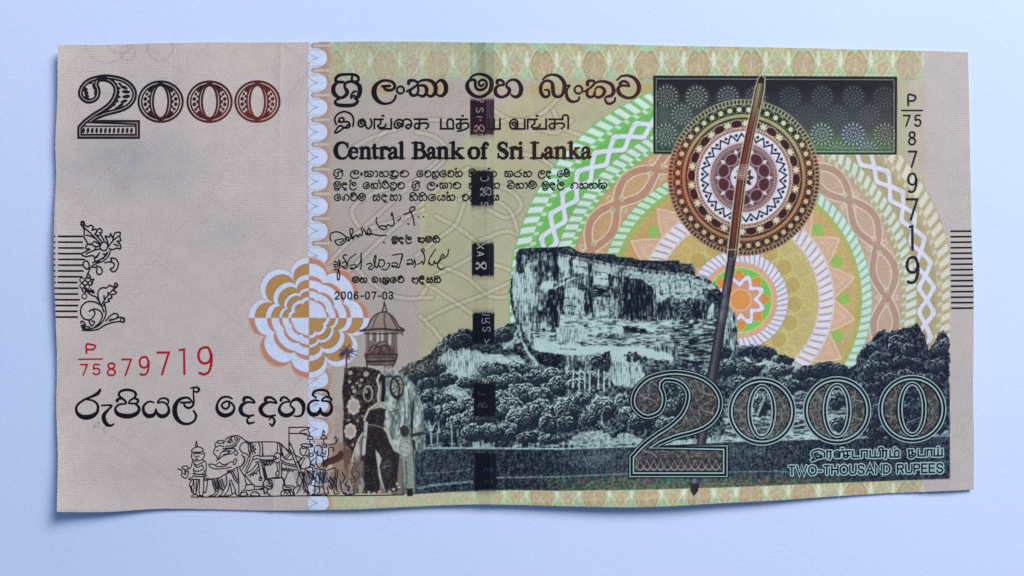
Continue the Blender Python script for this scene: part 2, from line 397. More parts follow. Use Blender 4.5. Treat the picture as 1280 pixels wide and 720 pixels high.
# --- the great ring design
RX = X; RY = Y
def ring_coords(x, y):
    cx = np.full(x.shape, 920.0)
    for _ in range(3):
        r = np.hypot(x-cx, y-375); cx = 926 - 11*np.clip(r,0,285)/278
    return np.hypot(x-cx, y-375), np.arctan2(y-375, x-cx)
S = sl(630, 90, 1190, 500); x, y = X[S], Y[S]; r, th = ring_coords(x, y)
rclip = sstep(1187.5,1186.5,x) * np.clip((x<1155.5)|(y>225+0*x)|(r>0),0,1)
Lf = np.clip(sstep(1000, 760, x), 0, 1)                         # greener to the left
up = sstep(330, 150, y)
fine = (fbm(x,y,2.0,12,2)-.5)
def band(a, b, col, pid, soft=1.0):
    m = np.clip((r-a)/soft+.5,0,1)*np.clip((b-r)/soft+.5,0,1)*rclip; mixc(m, col, S, pid); return m
def sub(m, col): mixc(np.clip(m,0,1)*rclip, col, S)
ring = lambda l: part("ring_ornament", l)
p_out = ring("outermost rope ring of pale dashes on green"); p_dia = ring("white diamond chain ring"); p_r4 = ring("broad mint rope ring")
p_tw = ring("interlaced brown ribbon ring"); p_r3 = ring("narrow mint rope ring"); p_tri = ring("ochre ring of triangles and green dots")
p_r2 = ring("lavender rope ring"); p_sc = ring("ochre ring with scroll lines"); p_r1 = ring("small lavender rope ring"); p_sun = ring("orange sun with white zigzag ring")
grn = lerp3((176,166,132), (120,190,108), np.clip(Lf*1.3,0,1)); grn = lerp3((0,0,0), (1,1,1), np.ones_like(r))*grn
def saw(N, slant, rr): return ((th*N/(2*np.pi) + slant*(rr)) % 1.0)
def dash(a, b, N, slant, fill_, col, soft=.12, alpha=1.0, gapcol=None):
    s_ = saw(N, slant, r - (a+b)/2); inr = np.clip(r-a+.5,0,1)*np.clip(b-r+.5,0,1)
    m = np.clip((fill_/2 - np.abs(s_-.5))/soft + .5, 0, 1)
    if gapcol is not None: sub(inr, gapcol)
    sub(inr*m*alpha, col); return inr*m
band(250, 279.5, grn + fine[...,None]*26, p_out)
tt = np.clip(Lf*1.2,0,1)
dash(262, 278, 124, .038, .60, lerp3((206,204,192),(196,224,226),tt))
dash(252, 262, 124, .038, .34, lerp3((200,196,172),(190,226,196),tt), alpha=.9)
band(228.5, 256, lerp3((172,160,118),(104,196,88),tt) + fine[...,None]*20, p_dia)
N2 = 50; a_ = th*N2/2
z1 = 242 + 11.3*(2/np.pi)*np.arcsin(np.clip(np.sin(a_*1.0)*.96,-1,1)); z2 = 484-z1
zz = np.minimum(np.abs(r-z1), np.abs(r-z2))
inn = (z1+z2)/2 - np.abs(z1-z2)/2
sub(np.clip(1.3-np.abs(r-(inn-4.2)),0,1)*((th*400%2)<1.2)*.7, (150,112,80))
sub(np.clip(4.0-zz,0,1), lerp3((204,208,236),(204,216,240),tt))
sub(np.clip(1.0-np.abs(zz-3.6),0,1)*.3, (140,130,120))
band(208.5, 230, lerp3((172,168,128),(118,188,104),tt) + fine[...,None]*20, p_r4)
dash(215, 229, 126, .042, .62, lerp3((198,212,204),(190,224,216),tt), gapcol=lerp3((160,170,128),(132,180,122),tt))
dash(209.5, 215, 126, .042, .36, lerp3((190,202,176),(186,226,190),tt))
band(170.5, 209, lerp3((190,160,142),(196,156,112),tt) + fine[...,None]*16, p_tw)
ph9 = th*9 + .14; w1 = 190 + 14.5*np.sin(ph9); w2 = 190 - 14.5*np.sin(ph9)
slope = 1/np.sqrt(1+(14.5*9*np.cos(ph9)/190)**2); q1 = np.abs(r-w1)*slope; q2 = np.abs(r-w2)*slope; q = np.minimum(q1,q2)
sub(np.clip(4.6-q,0,1), lerp3((176,142,128),(184,136,112),tt)); sub(np.clip(1.15-np.abs(q-4.9),0,1)*.95*((q1>4.2)&(q2>4.2)), (228,206,196))
crx = (ph9/np.pi) % 1; cd = np.minimum(crx,1-crx)*np.pi/9*190
for (oc, orr) in ((9.5,0),(0,11)):
    m_ = np.maximum(np.abs(cd-oc), np.abs(np.abs(r-190)-orr)); sub(np.clip(1.0-np.abs(m_-2.6),0,1)*.7, (220,214,196)); sub(np.clip(1.8-m_,0,1)*.8, lerp3((180,186,150),(120,180,120),tt))
band(157, 171, lerp3((150,190,140),(130,190,110),tt), p_r3)
band(150.5, 157.6, lerp3((176,176,92),(160,180,92),tt)+fine[...,None]*14, p_tri)
dash(158, 170.5, 106, .046, .66, lerp3((186,220,218),(186,222,204),tt), gapcol=lerp3((146,186,150),(126,186,112),tt))
band(118.5, 151, lerp3((196,166,108),(198,160,98),tt)+fine[...,None]*22, p_tri)
ta = ((th+math.radians(10.7))/math.radians(20)) % 1; tf = np.abs(ta-np.round(ta))*20
edge = 150 - tf/9.4*29; td = (edge - r)*.42
sub(np.clip(td+.5,0,1)*(r>121), (206,168,142)); sub(np.clip(1.0-np.abs(td)*1.0,0,1)*(r>119), (226,196,178))
td2 = (edge-13-r)*.42; sub(np.clip(1.0-np.abs(td2 + .9*np.sign(np.sin(r*1.9))),0,1)*(r>124)*.8, (224,200,178))
gd = np.hypot((np.abs(ta-.5))*20/180*np.pi*135, r-135); 
gt = 1-np.abs(2*((ta)%1)-1); ddot = np.hypot((1-gt)*10*np.pi/180*134, r-134); sub(np.clip(8.2-ddot,0,1)/1.3, (128,198,84))
band(100.5, 122, lerp3((200,184,190),(202,186,176),tt), p_r2); sub(np.clip(1.0-np.abs(r-121),0,1), (226,206,200))
dash(103, 120, 78, .034, .70, (212,212,236), gapcol=(184,156,150)); dash(99,103.5,78,.034,.34,(214,200,204))
band(61, 101, lerp3((192,176,112),(196,166,96),tt)+fine[...,None]*16, p_sc)
sc = ((th+.1)/math.radians(20)) % 1; sf = (sc-.5)*20/180*np.pi
for rcc, rad, am in ((70,11,1),(90,6,.8)):
    dd = np.hypot(sf*rcc, r-rcc); sub(np.clip(1.1-np.abs(dd-rad),0,1)*.75*am, (204,208,120)); 
    if rad == 11: sub(np.clip(rad-1-dd,0,1)*.45, (180,152,70))
sub(np.clip(1.0-np.abs(r-98),0,1)*.6, (196,200,130)); sub(np.clip(1.0-np.abs(r-(84+6*np.sin(th*18))),0,1)*.55, (208,200,130))
band(46.5, 62.3, (176,160,160), p_r1); dash(47.5, 61.5, 52, .045, .72, (212,212,238), gapcol=(160,150,166))
band(40.5, 47.6, lerp3((212,160,132),(206,168,140),np.clip(.5+.5*np.sin(th*90),0,1)), p_sun)
band(0, 41, (116,196,88), p_sun); sub(np.clip(1.0-np.abs(r-40.6),0,1)*.9, (222,214,170))
nst = 8; sa = np.abs(((th+.04)*nst/(2*np.pi))%1-.5)*2; star = 24 + 15.5*sa
sub(np.clip(star-r+.5,0,1), (212,138,72)); sub(np.clip(1-np.abs(star-r)*.8,0,1)*.6, (226,190,130))
sub(np.clip(28-r,0,1), (206,150,118))
wv = 24.5 + 4.8*np.cos((th+.04)*8+np.pi); sub(np.clip(3.4-np.abs(r-wv)*.85,0,1), (216,212,238)); sub(np.clip(1-np.abs(np.abs(r-wv)*.85-3.6),0,1)*.5,(150,110,110))
sub(np.clip(15-r,0,1), (214,164,128)); sub(np.clip(13-r,0,1), (212,146,84)); sub(np.clip(1-np.abs(r-13.2),0,1)*.8, (230,196,160))
# small shading line on ring borders
for rr in (250.5, 228.8, 208.7, 170.8, 62.5): sub(np.clip(.9-np.abs(r-rr),0,1)*.35, (130,120,90))
# keep the plain margin to the right of the printed area above the rings
mg = (x > 1155.5) & (r > 279); 

# the old inks are a little faded
for pid_ in (p_out, p_dia, p_r4, p_tw, p_r3, p_tri, p_r2, p_sc, p_r1, p_sun, P_BORD, P_BORF):
    q_m = PID == pid_; cc_ = C[q_m]; g_ = cc_.mean(-1, keepdims=True); C[q_m] = g_ + (cc_-g_)*(.92 if pid_ in (p_sun, P_BORD, P_BORF) else .80) - 3

# --- scalloped white band
P_SC = part("scallop_band", "pale blue scalloped band down the left third")
y0s, y1s = 53, 637
S = sl(380, y0s, 416, y1s); x, y = X[S], Y[S]
sh = 2.2*np.clip((y-56)/580,0,1)                       # the band leans a little to the right further down
k = (y - 57.0)/30.9; f = (k-np.round(k))*30.9          # distance to the nearest slot
e_ = np.clip((15.45-np.abs(f))/13.0,0,1); xb = 391 + 18.6*np.sqrt(np.clip(1-(e_**2.3),0,1)) + sh
sh2 = sstep(3, -1, np.abs(f)) 
mixc(sstep(9,0,x-409-sh)*(x>xb)*.32, (182,138,116), S)
mixc(np.clip(x-384.3,0,1)*np.clip(xb-x,0,1), (194,208,238), S, P_SC)
slot = np.minimum(2.7-np.abs(f), x-(389+sh)-np.maximum(0,np.abs(f)-1.5)*1.5)
mixc(np.clip(slot+.5,0,1)*np.clip(412+sh-x,0,1), (186,176,170), S); mixc(np.clip(1.0-np.abs(slot)*.9,0,1)*.75*(x<411), (130,104,100), S)
slot2 = np.minimum(5.6-np.abs(f), x-(385.5+sh)); mixc(np.clip(.9-np.abs(slot2)*.9,0,1)*.5*(x<409), (140,110,110), S)
mixc(np.clip(1-np.abs(x-xb)*.8,0,1)*.8, (150,104,92), S); mixc(np.clip(1-np.abs(x-xb-2.6)*.8,0,1)*.5*(np.abs(f)>3.5), (170,124,100), S)
f2 = 15.45-np.abs(f); hk = (x-385)-  0; mixc(np.clip(1-np.abs(f2-1.2*np.clip((398-x)/12,0,1)**2*6)*.9,0,1)*.6*(x<398)*(x>384.5), (110,96,110), S)
mixc(np.clip(.9-np.abs(x-384.4),0,1)*.4, (140,124,130), S)

# --- scalloped flower, gold and white counterchanged in quarters
P_FL = part("flower_rosette", "eight-lobed flower in white, gold and rose quarters")
cx, cy = 386.2, 397.3
S = sl(308, 320, 464, 475); x, y = X[S]-cx, Y[S]-cy; r = np.hypot(x, y); th = np.arctan2(y, x)
s_ = np.sqrt(np.clip(1-(np.abs(((th/(2*np.pi)*8)+.5)%1-.5)*2)**2, 0, 1))       # 1 at lobe tips, 0 at the cusps
def sc(cusp, tip): return cusp + (tip-cusp)*s_
W_ = (196,210,240); G_ = (174,134,84); B_ = (188,128,106)
def fl(cusp, tip, col, q=None, a=1.0):
    m = np.clip(sc(cusp,tip)-r+.5,0,1)*a
    if q is not None: m = m*q
    mixc(m, col, S, P_FL)
def ln(cusp, tip, col, q, a=.7, w=1.0): mixc(np.clip(w-np.abs(sc(cusp,tip)-r)*.9,0,1)*q*a, col, S)
one = np.ones_like(r); qa = ((x < 0) == (y < 0)).astype(float); qb = 1 - qa
fl(56, 76.3, (186,140,132), a=.6); fl(55, 75.3, W_)
for (c1,t1,c2,t2) in ((47,67.5,44,54.5),(36.5,47,32,37.5),(27,33,23,26.5),(16.5,21.5,0,0)):
    fl(c1,t1,G_,qa); ln(c1,t1,(120,90,80),qa,.6)
    if c2: fl(c2,t2,W_,qa); ln(c2,t2,(130,92,80),qa,.6)
for (c1,t1,c2,t2) in ((55,75,54.5,68.5),(45,52.5,44.5,47.5),(32.5,37.5,32,34),(21.5,25.5,21,22.8)):
    fl(c1,t1,B_,qb); fl(c2,t2,W_,qb); ln(c2,t2,(130,92,90),qb,.5)
ln(56,76.5,(196,150,140),one,.4,1.2)
mixc(np.clip(.8-np.abs(x)*.9,0,1)*.5*(r<70)+0*r, (150,110,90), S)
mixc(((fbm(x,y,2,1,2)-.5)*.3).clip(0,1)*(r<60), (120,90,60), S)

# --- dark panel with small white star flowers
P_BOX = part("dark_panel", "dark rectangular panel of small rosettes behind the round fan")
S = sl(812, 88, 1126, 198); x, y = X[S], Y[S]
bl = 816.5; br = 1121.5 + (y-94)*-.004; bt = 94.5 + (x-816)*.0045; bb = 192.5 + (x-816)*.003
ed = np.minimum(np.minimum(x-bl, br-x), np.minimum(y-bt, bb-y))
vy = np.clip((y-bt)/98,0,1)
bgc = C[S].copy()
tone = lerp3((30,33,38), (62,68,72), sstep(.1,.6,vy)); tone = lerp3(tone.mean((0,1)), (0,0,0), np.zeros_like(x))*0 + tone
lowg = sstep(.62,.95,vy); green = lerp3((40,70,56),(96,150,88), sstep(900,1050,x))
tone = tone*(1-(lowg*.75)[...,None]) + green*(lowg*.75)[...,None]
tone = tone*(1-.35*sstep(.3,.9,vy)[...,None]*(x<900)[...,None]) + np.array([44,84,64])*.35*sstep(.3,.9,vy)[...,None]*(x<900)[...,None]
tone += (6*np.sin(2*np.pi*y/2.4)*sstep(930,980,x))[...,None]
rightd = sstep(1080,1121,x); tone = tone*(1-.35*rightd[...,None]) + np.array([60,52,44])*.35*rightd[...,None]
mixc(np.clip(ed+.5,0,1), tone, S, P_BOX)
lat = np.clip(1-np.minimum(np.abs(np.sin((x+y)/3.1)),np.abs(np.sin((x-y)/3.1)))*2.2,0,1)*np.clip(ed-6,0,1)*np.clip(vy*1.1-.15,0,.8)
mixc(.34*lat*(.5+fbm(x,y,6,71)), lerp3((120,150,130),(110,118,124),sstep(900,980,x)), S)
def rosette(cx, cy, R, col, a):
    S2 = sl(cx-R, cy-R, cx+R, cy+R, 3); xx, yy = X[S2]-cx, Y[S2]-cy; r = np.hypot(xx,yy)/R; t = np.arctan2(yy,xx)
    inb = (np.minimum(np.minimum(X[S2]-819.5,1118.5-X[S2]),np.minimum(Y[S2]-98,189.5-Y[S2]))>0)
    o = np.clip(np.cos(t*16)*1.3+.25,0,1)*np.clip(1-np.abs((r-.84)/.17)**2,0,1)
    i = np.clip(np.cos(t*16+np.pi)*1.3+.2,0,1)*np.clip(1-np.abs((r-.52)/.16)**2,0,1); c0 = np.clip(np.cos(t*8)*1.2+.2,0,1)*np.clip(1-np.abs((r-.22)/.16)**2,0,1)
    mixc(.45*a*(r<1.05)*inb, tuple(np.array(col)*.18+8), S2)
    mixc(1.0*np.maximum(np.maximum(o,i),c0)*a*inb, np.array(col)*.82, S2); mixc(.4*a*inb*np.clip(1.1-np.abs(r*R-R-.8),0,1), np.array(col)*.6, S2)
for cx_, cy_, R_, c_, a_ in ((834,120,14,(190,206,206),.8),(871,121,14,(190,206,210),.85),(910,121,13.5,(180,196,204),.8),(945,121,13.5,(170,180,200),.6),
    (852,143,13.5,(180,206,200),.85),(827,143,10,(160,190,180),.6),(832,168,14.5,(186,212,200),.9),(888,146,12,(160,180,170),.5),
    (988,121,13.5,(140,152,176),.55),(1028,121,13.5,(146,158,180),.6),(1067,121,13.5,(146,158,180),.6),(1105,122,13.5,(150,154,160),.5),
    (1008,144,13.5,(130,146,168),.5),(1047,145,14,(140,154,172),.55),(1087,144,13.5,(150,156,182),.6),
    (1027,168,14.5,(196,224,214),.95),(1066.5,168,15,(190,206,240),1),(1106,168,14.5,(190,200,190),.85),
    (1046,190,14,(184,220,190),.9),(1085,190,14,(200,204,240),.9),(1118,190,9,(196,206,196),.8),(851,190,12,(180,160,150),.6)):
    rosette(cx_, cy_, R_, c_, a_)
mixc(np.clip(1.0-np.abs(ed-3.8),0,1)*.75, (156,170,172), S); mixc(np.clip(1.6-np.abs(ed-1.4),0,1)*.92, (16,20,26), S); mixc(np.clip(.9-np.abs(ed-5.6),0,1)*.7, (14,18,26), S)
mixc(np.clip(.7-np.abs(y-(bt-4.5)),0,1)*(x>816)*(x<1121)*((x*1.3%3)<2)*.6, (90,100,80), S)

# --- round ceremonial fan
P_FAN = part("round_fan", "round brown and white lace-patterned fan")
P_FANW = part("fan_centre", "white ring with dark zigzag inside the fan", P_FAN)
cx, cy = 929.8, 222.0
S = sl(832, 122, 1028, 322); x, y = (X[S]-cx)/94.7*95, (Y[S]-cy)/97.4*95; r = np.hypot(x, y); th = np.arctan2(y, x)
fn = fbm(X[S],Y[S],2.2,6,2)-.5
topg = np.clip(-y/95+.1,0,1); leftr = np.clip(-x/95,0,1)*np.exp(-((y+10)/45)**2); rb = np.clip(x/95,0,1)*np.exp(-((y+25)/30)**2)
dk = lerp3((54,38,34), (34,46,40), np.clip(topg*1.8,0,1)); dk = lerp3((0,0,0),(1,1,1),np.ones_like(r))*dk
dk = dk*(1-np.clip(leftr*1.2+rb*.9,0,1)[...,None]) + np.array([92,44,38])*np.clip(leftr*1.2+rb*.9,0,1)[...,None]
lt = lerp3((176,150,122),(176,182,150),np.clip(topg*1.6,0,1)); lt = lt*(1-leftr[...,None]*.6)+np.array([196,130,108])*leftr[...,None]*.6
def fs(m, col, pid=None): mixc(np.clip(m,0,1), col, S, pid)
fs(95.5-r+.8*np.sin(th*140), dk, P_FAN); fs(np.clip(95.5-r,0,1)*(r>89)*np.clip(np.sin(th*120)*2+.1,0,1)*.75, lt); fs((1-np.abs(r-89.5)), lt*.9); fs(.9-np.abs(r-95.2), lt)
fs((89-r)*(r>76), dk)
n = 44; aa = ((th*n/(2*np.pi))%1); dm = np.abs(aa-.5)*2*np.pi*83/n; dd = dm*.95+np.abs(r-83)*.95
fs(np.clip(3.9-dd,0,1), lt*1.08+14)
aa2 = (aa+.5)%1; dm2 = np.abs(aa2-.5)*2*np.pi*83/n
fs(np.clip(1.0-np.abs(dm2*1.0+np.abs(r-83)*.95-5.6)*.8,0,1)*.8, lt); fs(np.clip(2.0-dm2-(np.abs(np.abs(r-83)-6))*.6,0,1)*.5, lt*.8)
gold = lerp3((150,104,74),(150,144,104),np.clip(topg*1.7,0,1)); gold = gold*(1-leftr[...,None]*.7)+np.array([160,84,60])*leftr[...,None]*.7
fs(np.clip(78-r+.5,0,1), gold); fs(np.clip(1.6-np.abs(r-75.2),0,1)*np.clip(np.sin(th*150)*2+.4,0,1)*.8, lt); fs(1-np.abs(r-78), dk); fs((1-np.abs(r-72.8))*.9, dk)
fs(np.clip(72.5-r+.5,0,1), dk*.85+np.array([10,0,0])); fs(1-np.abs(r-70.3), lt*.8)
ns = 18; ap = ((th+math.radians(8))*ns/(2*np.pi))%1; ds = np.minimum(ap,1-ap)*2*np.pi/ns*66
arcsn = 66+4.8*np.cos((ap-.5)*2*np.pi*.5)*0
ov = np.hypot((ap-.5)*2*np.pi/ns*66/8.2,(r-65.6)/5.2); fs(np.clip((1-ov)*5+.5,0,1), (58,30,34)); fs(np.clip(1.1-np.abs(ov-1)*5.5,0,1)*.9, lt*.95)
st = np.hypot(ds,(r-66)); sth = np.arctan2(r-66, ds); fs(np.clip(4.2+1.2*np.cos(sth*6)-st,0,1), (206,198,176))
fs(np.clip(60.6-r,0,1), (170,140,132)); fs(np.clip(1.8-np.abs(r-58.4),0,1)*np.clip(np.sin(th*110)*2,0,1)*.8, (96,60,60)); fs(1-np.abs(r-60.6), (220,206,196))
fs(np.clip(56.5-r+.5,0,1), (214,212,232), P_FANW)
nz = 24; az = ((th+math.radians(3))*nz/(2*np.pi))%1; zt = 45+ (np.abs(az-.5)*2)*8.6
fs(np.clip(2.0-np.abs(r-zt)*.85,0,1)*((r>44)&(r<55)), (30,34,44))
dmd = np.abs(az-.5)*2*np.pi/nz*51+np.abs(r-52)*1.0; fs(np.clip(3.0-dmd,0,1), (30,36,48))
fs(np.clip(1-np.abs(r-44)*.9,0,1)*.5, (150,130,150))
fs(np.clip(43-r,0,1), (158,132,136)); fs(np.clip(2.0-np.abs(r-40.3),0,1)*np.clip(np.sin(th*80)*2,0,1)*.8, (92,60,66)); fs(np.clip(37.4-r+.5,0,1), (66,42,48), P_FANW)
npt = 10; pa = (th*npt/(2*np.pi))%1; pr = np.hypot((pa-.5)*2*np.pi/npt*27/8.0,(r-26.5)/6.6)
fs(np.clip((1.35-pr)*4,0,1)*(r<36), (170,152,164)); fs(np.clip((1-pr)*5+.5,0,1), (76,42,50)); tri = np.clip(3-np.minimum(pa,1-pa)*2*np.pi/npt*33-np.abs(r-32.5)*.7,0,1); fs(tri, (206,198,210))
fs((1-np.abs(r-36)*.9)*.8, (176,156,160))
fs(np.clip(19-r,0,1), (150,124,136)); fs(np.clip(16.5-r+.5,0,1), (206,200,214), P_FANW); fs(np.clip(1-np.abs(r-17.4),0,1), (70,44,54))
q8 = np.cos(th*8); fs(np.clip((5.2+3.6*q8-np.abs(r-7.5)*1.6),0,1)*(r<14.5), (58,52,68)); fs(np.clip(3-r,0,1),(40,36,46))
C[S] += (fn*14)[...,None]*(r<95)[...,None]

# --- engraved landscape
SKY = pts("""490 474 495 468 505 458 515 452 524 450 532 446 538 441 545 432 552 426 556 420 562 418 566 417 572 413 578 411 584 410 592 413 604 412 620 412 628 409 634 406 645 403
641 390 638 375 638 360 640 345 643 338 645 330 645 315 650 311 660 310 690 309 712 308 716 310 722 314 728 316 748 317 768 318 772 321 790 322 800 325 830 326 848 325 851 329 866 330 869 336
869 345 880 345 886 349 897 358 903 368 905 380 912 384 919 392 922 404 921 425 924 433 932 432 942 430 952 432 960 433 968 436 972 442 983 443 992 449 997 457 1006 457 1018 455 1030 453 1042 452 1052 455 1062 459
1068 457 1071 448 1076 437 1082 431 1090 424 1096 417 1104 412 1108 415 1120 413 1130 411 1140 409 1147 404 1153 414 1158 424 1161 436 1167 430 1171 420 1178 413 1184 419 1187 425""")
LOWP = [(1187.5,598.5),(1100,601.5),(1000,605.5),(900,609.5),(800,612.5),(700,613.5),(640,612.5),(600,613.5),(560,615),(523,617.5),(490,618)]
S = sl(486, 304, 1190, 622, 2); x, y = X[S], Y[S]
P_HILL = part("hillside", "dark wooded hillside engraved behind the rock"); P_ROCK = part("rock", "huge flat-topped cliff rock, engraved")
P_BIGT = part("tree_mass", "dark bushy trees at the right end of the landscape"); P_WALLP = part("garden_wall", "dark low wall along the foot of the landscape"); P_GRASS = part("lawn", "pale lawn strip and mounds above the wall")
poly_all = SKY + LOWP
d = seg_d(x, y, poly_all, True); ins = inside(x, y, poly_all); sd = np.where(ins, d, -d)
rough = (fbm(x, y, 3.4, 21, 2)-.5)*4.5*(y < 480)*((x<640)|(x>925)); mland = np.clip(sd+rough+.5, 0, 1)
T = np.full(x.shape, .25)                              # tone 0 ink .. 1 bare paper
TX = np.zeros(x.shape)                                 # 0 bushy texture, 1 vertical strokes, 2 flat strokes
def tone(P, v, soft=2.5, tex=None, rough=1.2, seed=0, a=1.0):
    global T
    P = pts(P) if isinstance(P, str) else P
    dd = seg_d(x, y, P, True); dd = np.where(inside(x, y, P), dd, -dd) + rough*2*(fbm(x, y, 4.5, 40+seed, 2)-.5)*2
    m = np.clip(dd/soft+.5, 0, 1); T = T*(1-m*a)+v*m*a
    if tex is not None: TX[m>.5] = tex
def tl(P, w, v, a=1.0, rough=.5):
    global T
    P = pts(P) if isinstance(P, str) else P
    xs=[p[0] for p in P]; ys=[p[1] for p in P]; dd = seg_d(x, y, P) + rough*(fbm(x,y,3,77,2)-.5)*2; m = np.clip(w/2+.5-dd,0,1)*a; T = T*(1-m)+v*m
rockP = "645 403 641 390 638 375 638 360 640 345 645 330 645 315 650 311 660 310 712 308 722 314 748 317 768 318 800 325 850 327 869 336 869 345 880 345 897 358 903 368 905 380 912 384 919 392 922 404 921 425 924 440 900 470 880 490 790 478 700 470 670 466 655 440"
tone(rockP, .40, 2, 1, .3)
rk = T > .3; 
for P, v, tx in (("646 316 654 313 654 341 646 340",.1,1),("640 343 656 340 657 375 662 398 668 425 660 430 652 405 642 378",.72,1),("657 330 666 328 670 352 667 362 674 380 664 385 658 372",.72,1),
    ("655 314 667 313 664 324 656 326",.1,1),("670 318 692 318 693 350 672 357 668 340",.22,1),("680 322 690 322 688 345 680 348",.42,1),("673 357 690 346 697 350 690 362 676 370 670 378",.75,1),
    ("692 317 698 317 698 350 692 352",.05,1),("698 320 711 322 713 345 700 352",.78,1),("711 322 716 323 716 348 711 342",.2,1),("716 325 735 328 736 342 718 341",.80,1),
    ("735 327 741 330 741 392 736 390",.1,1),("741 329 768 334 771 358 742 356",.80,1),("742 357 772 359 772 372 742 371",.14,2),("741 371 760 372 762 396 742 394",.50,1),
    ("698 358 704 356 706 362 704 392 698 388",.10,1),("706 362 722 358 724 392 706 390",.72,1),("722 356 727 353 734 360 736 392 731 392 730 364 726 360 723 362",.07,1),("724 362 731 364 731 392 724 390",.66,1),
    ("684 362 696 362 698 398 700 420 690 420 686 400 684 384",.08,1),("672 362 684 360 683 384 676 392 670 384",.42,1),("656 392 684 384 686 402 664 405",.35,1),("660 404 690 404 688 425 664 424",.50,1),
    ("762 344 769 345 771 400 762 398",.34,1),("773 338 780 338 782 400 772 396",.3,1),("780 345 800 348 813 352 818 372 817 394 806 399 790 399 779 392",.07,1),
    ("781 338 812 342 840 344 868 348 895 356 898 372 884 378 868 372 850 374 838 370 822 378 816 360 800 348 782 346",.68,0),("819 380 838 374 842 398 830 402 818 394",.10,1),("840 378 862 376 866 400 846 400",.24,0),("862 378 880 374 884 400 868 402",.12,1),
    ("878 360 900 362 902 378 894 386 882 378",.14,0),("897 358 905 368 908 382 900 378",.12,0),("886 384 892 378 892 402 886 400",.68,1),("700 393 742 396 780 400 800 404 840 400 842 412 800 418 745 418 700 414",.74,2),
    ("840 400 900 398 896 430 842 430",.38,2),("664 414 700 412 760 420 840 416 842 432 790 434 740 432 690 428 668 424",.50,2),("695 409 735 412 735 428 696 426",.74,1),("745 404 778 406 780 416 748 416",.76,2),
    ("777 407 808 411 808 417 779 415",.05,2),("730 407 738 407 738 409 730 409",.05,2),("668 424 676 423 700 430 740 432 800 434 832 440 842 446 842 454 790 446 740 446 700 443 676 441 666 436",.93,1),
    ("669 439 700 443 712 448 706 460 690 460 678 456 670 452",.07,0),("708 446 750 441 760 448 745 455 720 462 706 458",.34,1),("756 440 762 438 765 452 762 468 752 456 746 446",.12,0),
    ("764 446 800 446 806 476 790 484 768 482 762 466",.72,1),("800 446 842 452 880 452 890 480 840 470 806 468",.28,0),("842 420 896 424 900 460 850 452",.30,2)):
    tone(P, v, 2.0, tx, .9, len(P))
tone("646 311 712 308 722 314 768 318 800 324 850 327 869 336 869 345 840 340 812 338 790 334 760 330 740 326 716 320 700 317 668 316 655 318", .10, 1.5, 0, .8); tone("870 345 896 358 880 350 868 349", .12, 1)
tl("700 318 740 325 780 333 830 340 866 345", 1.2, .55); tl("693 360 718 347", 2.2, .85); tl("652 311 712 309 723 315 768 319 800 326 849 328", 1.6, .03); tl("645 315 640 345 638 362 641 385 646 403 656 425 672 448", 1.6, .05)
tl("762 344 763 356", 4, .08); tl("787 342 787 398", 1.2, .35); tl("795 350 795 398", 1, .2); tl("806 352 806 396", 1.0, .22)
for q_ in ("743 340 758 341","743 348 760 349","719 333 733 335","707 372 721 373","708 382 721 383","824 352 836 352 838 366 826 368 824 352","844 350 862 350 864 366 846 368 844 350","850 356 860 356","868 356 880 358 878 368","700 402 740 404","668 412 684 412","700 436 720 437","812 356 818 356 820 372 812 372 812 356"): tl(q_, 1.0, .12 if q_[0] in '75' else .2)
# lower hills on both sides of the rock
tone("560 421 585 411 640 406 650 430 668 455 640 452 600 446 575 446 556 440", .17, 2, 0); tone("556 438 580 436 600 440 640 446 655 450 660 462 640 458 610 462 590 470 578 488 570 496 560 486 553 470 545 460 550 446", .74, 4, 1, 2)
tone("600 444 650 444 655 452 600 452", .82, 2, 2); tone("640 405 652 430 668 452 674 455 664 432 652 408", .2, 2, 0); tl("648 408 652 425 660 440 672 455", 3, .72); tl("640 424 650 424", 3, .6); tone("630 418 646 414 650 425 642 436 628 438", .6, 2, 0, 2)
tone("556 488 572 484 590 482 586 492 574 500 566 498", .70, 3, 0, 2)
tl("530 447 545 434 558 424", 1.3, .5); tl("512 455 520 452", 1.2, .5)
tone("926 436 940 432 955 436 950 446 938 446", .14, 2, 0); tl("925 436 932 448 945 456 960 452", 3.0, .75); tone("955 452 975 444 990 448 1000 456 996 470 975 472 958 466", .66, 3, 0, 2.5)
tone("900 452 925 448 930 470 915 484 898 478", .30, 3, 0, 2); tone("905 500 990 486 1070 486 1090 520 1080 548 905 548", .42, 6, 2, 3); tone("1000 470 1066 462 1075 480 1040 488 1000 486", .12, 4, 0)
BIG = "1066 460 1071 448 1076 437 1090 424 1104 412 1147 404 1158 424 1161 436 1167 430 1178 413 1187 425 1187.5 560 1090 556 1084 520 1070 490"
tone(BIG, .18, 3, 0, 1)
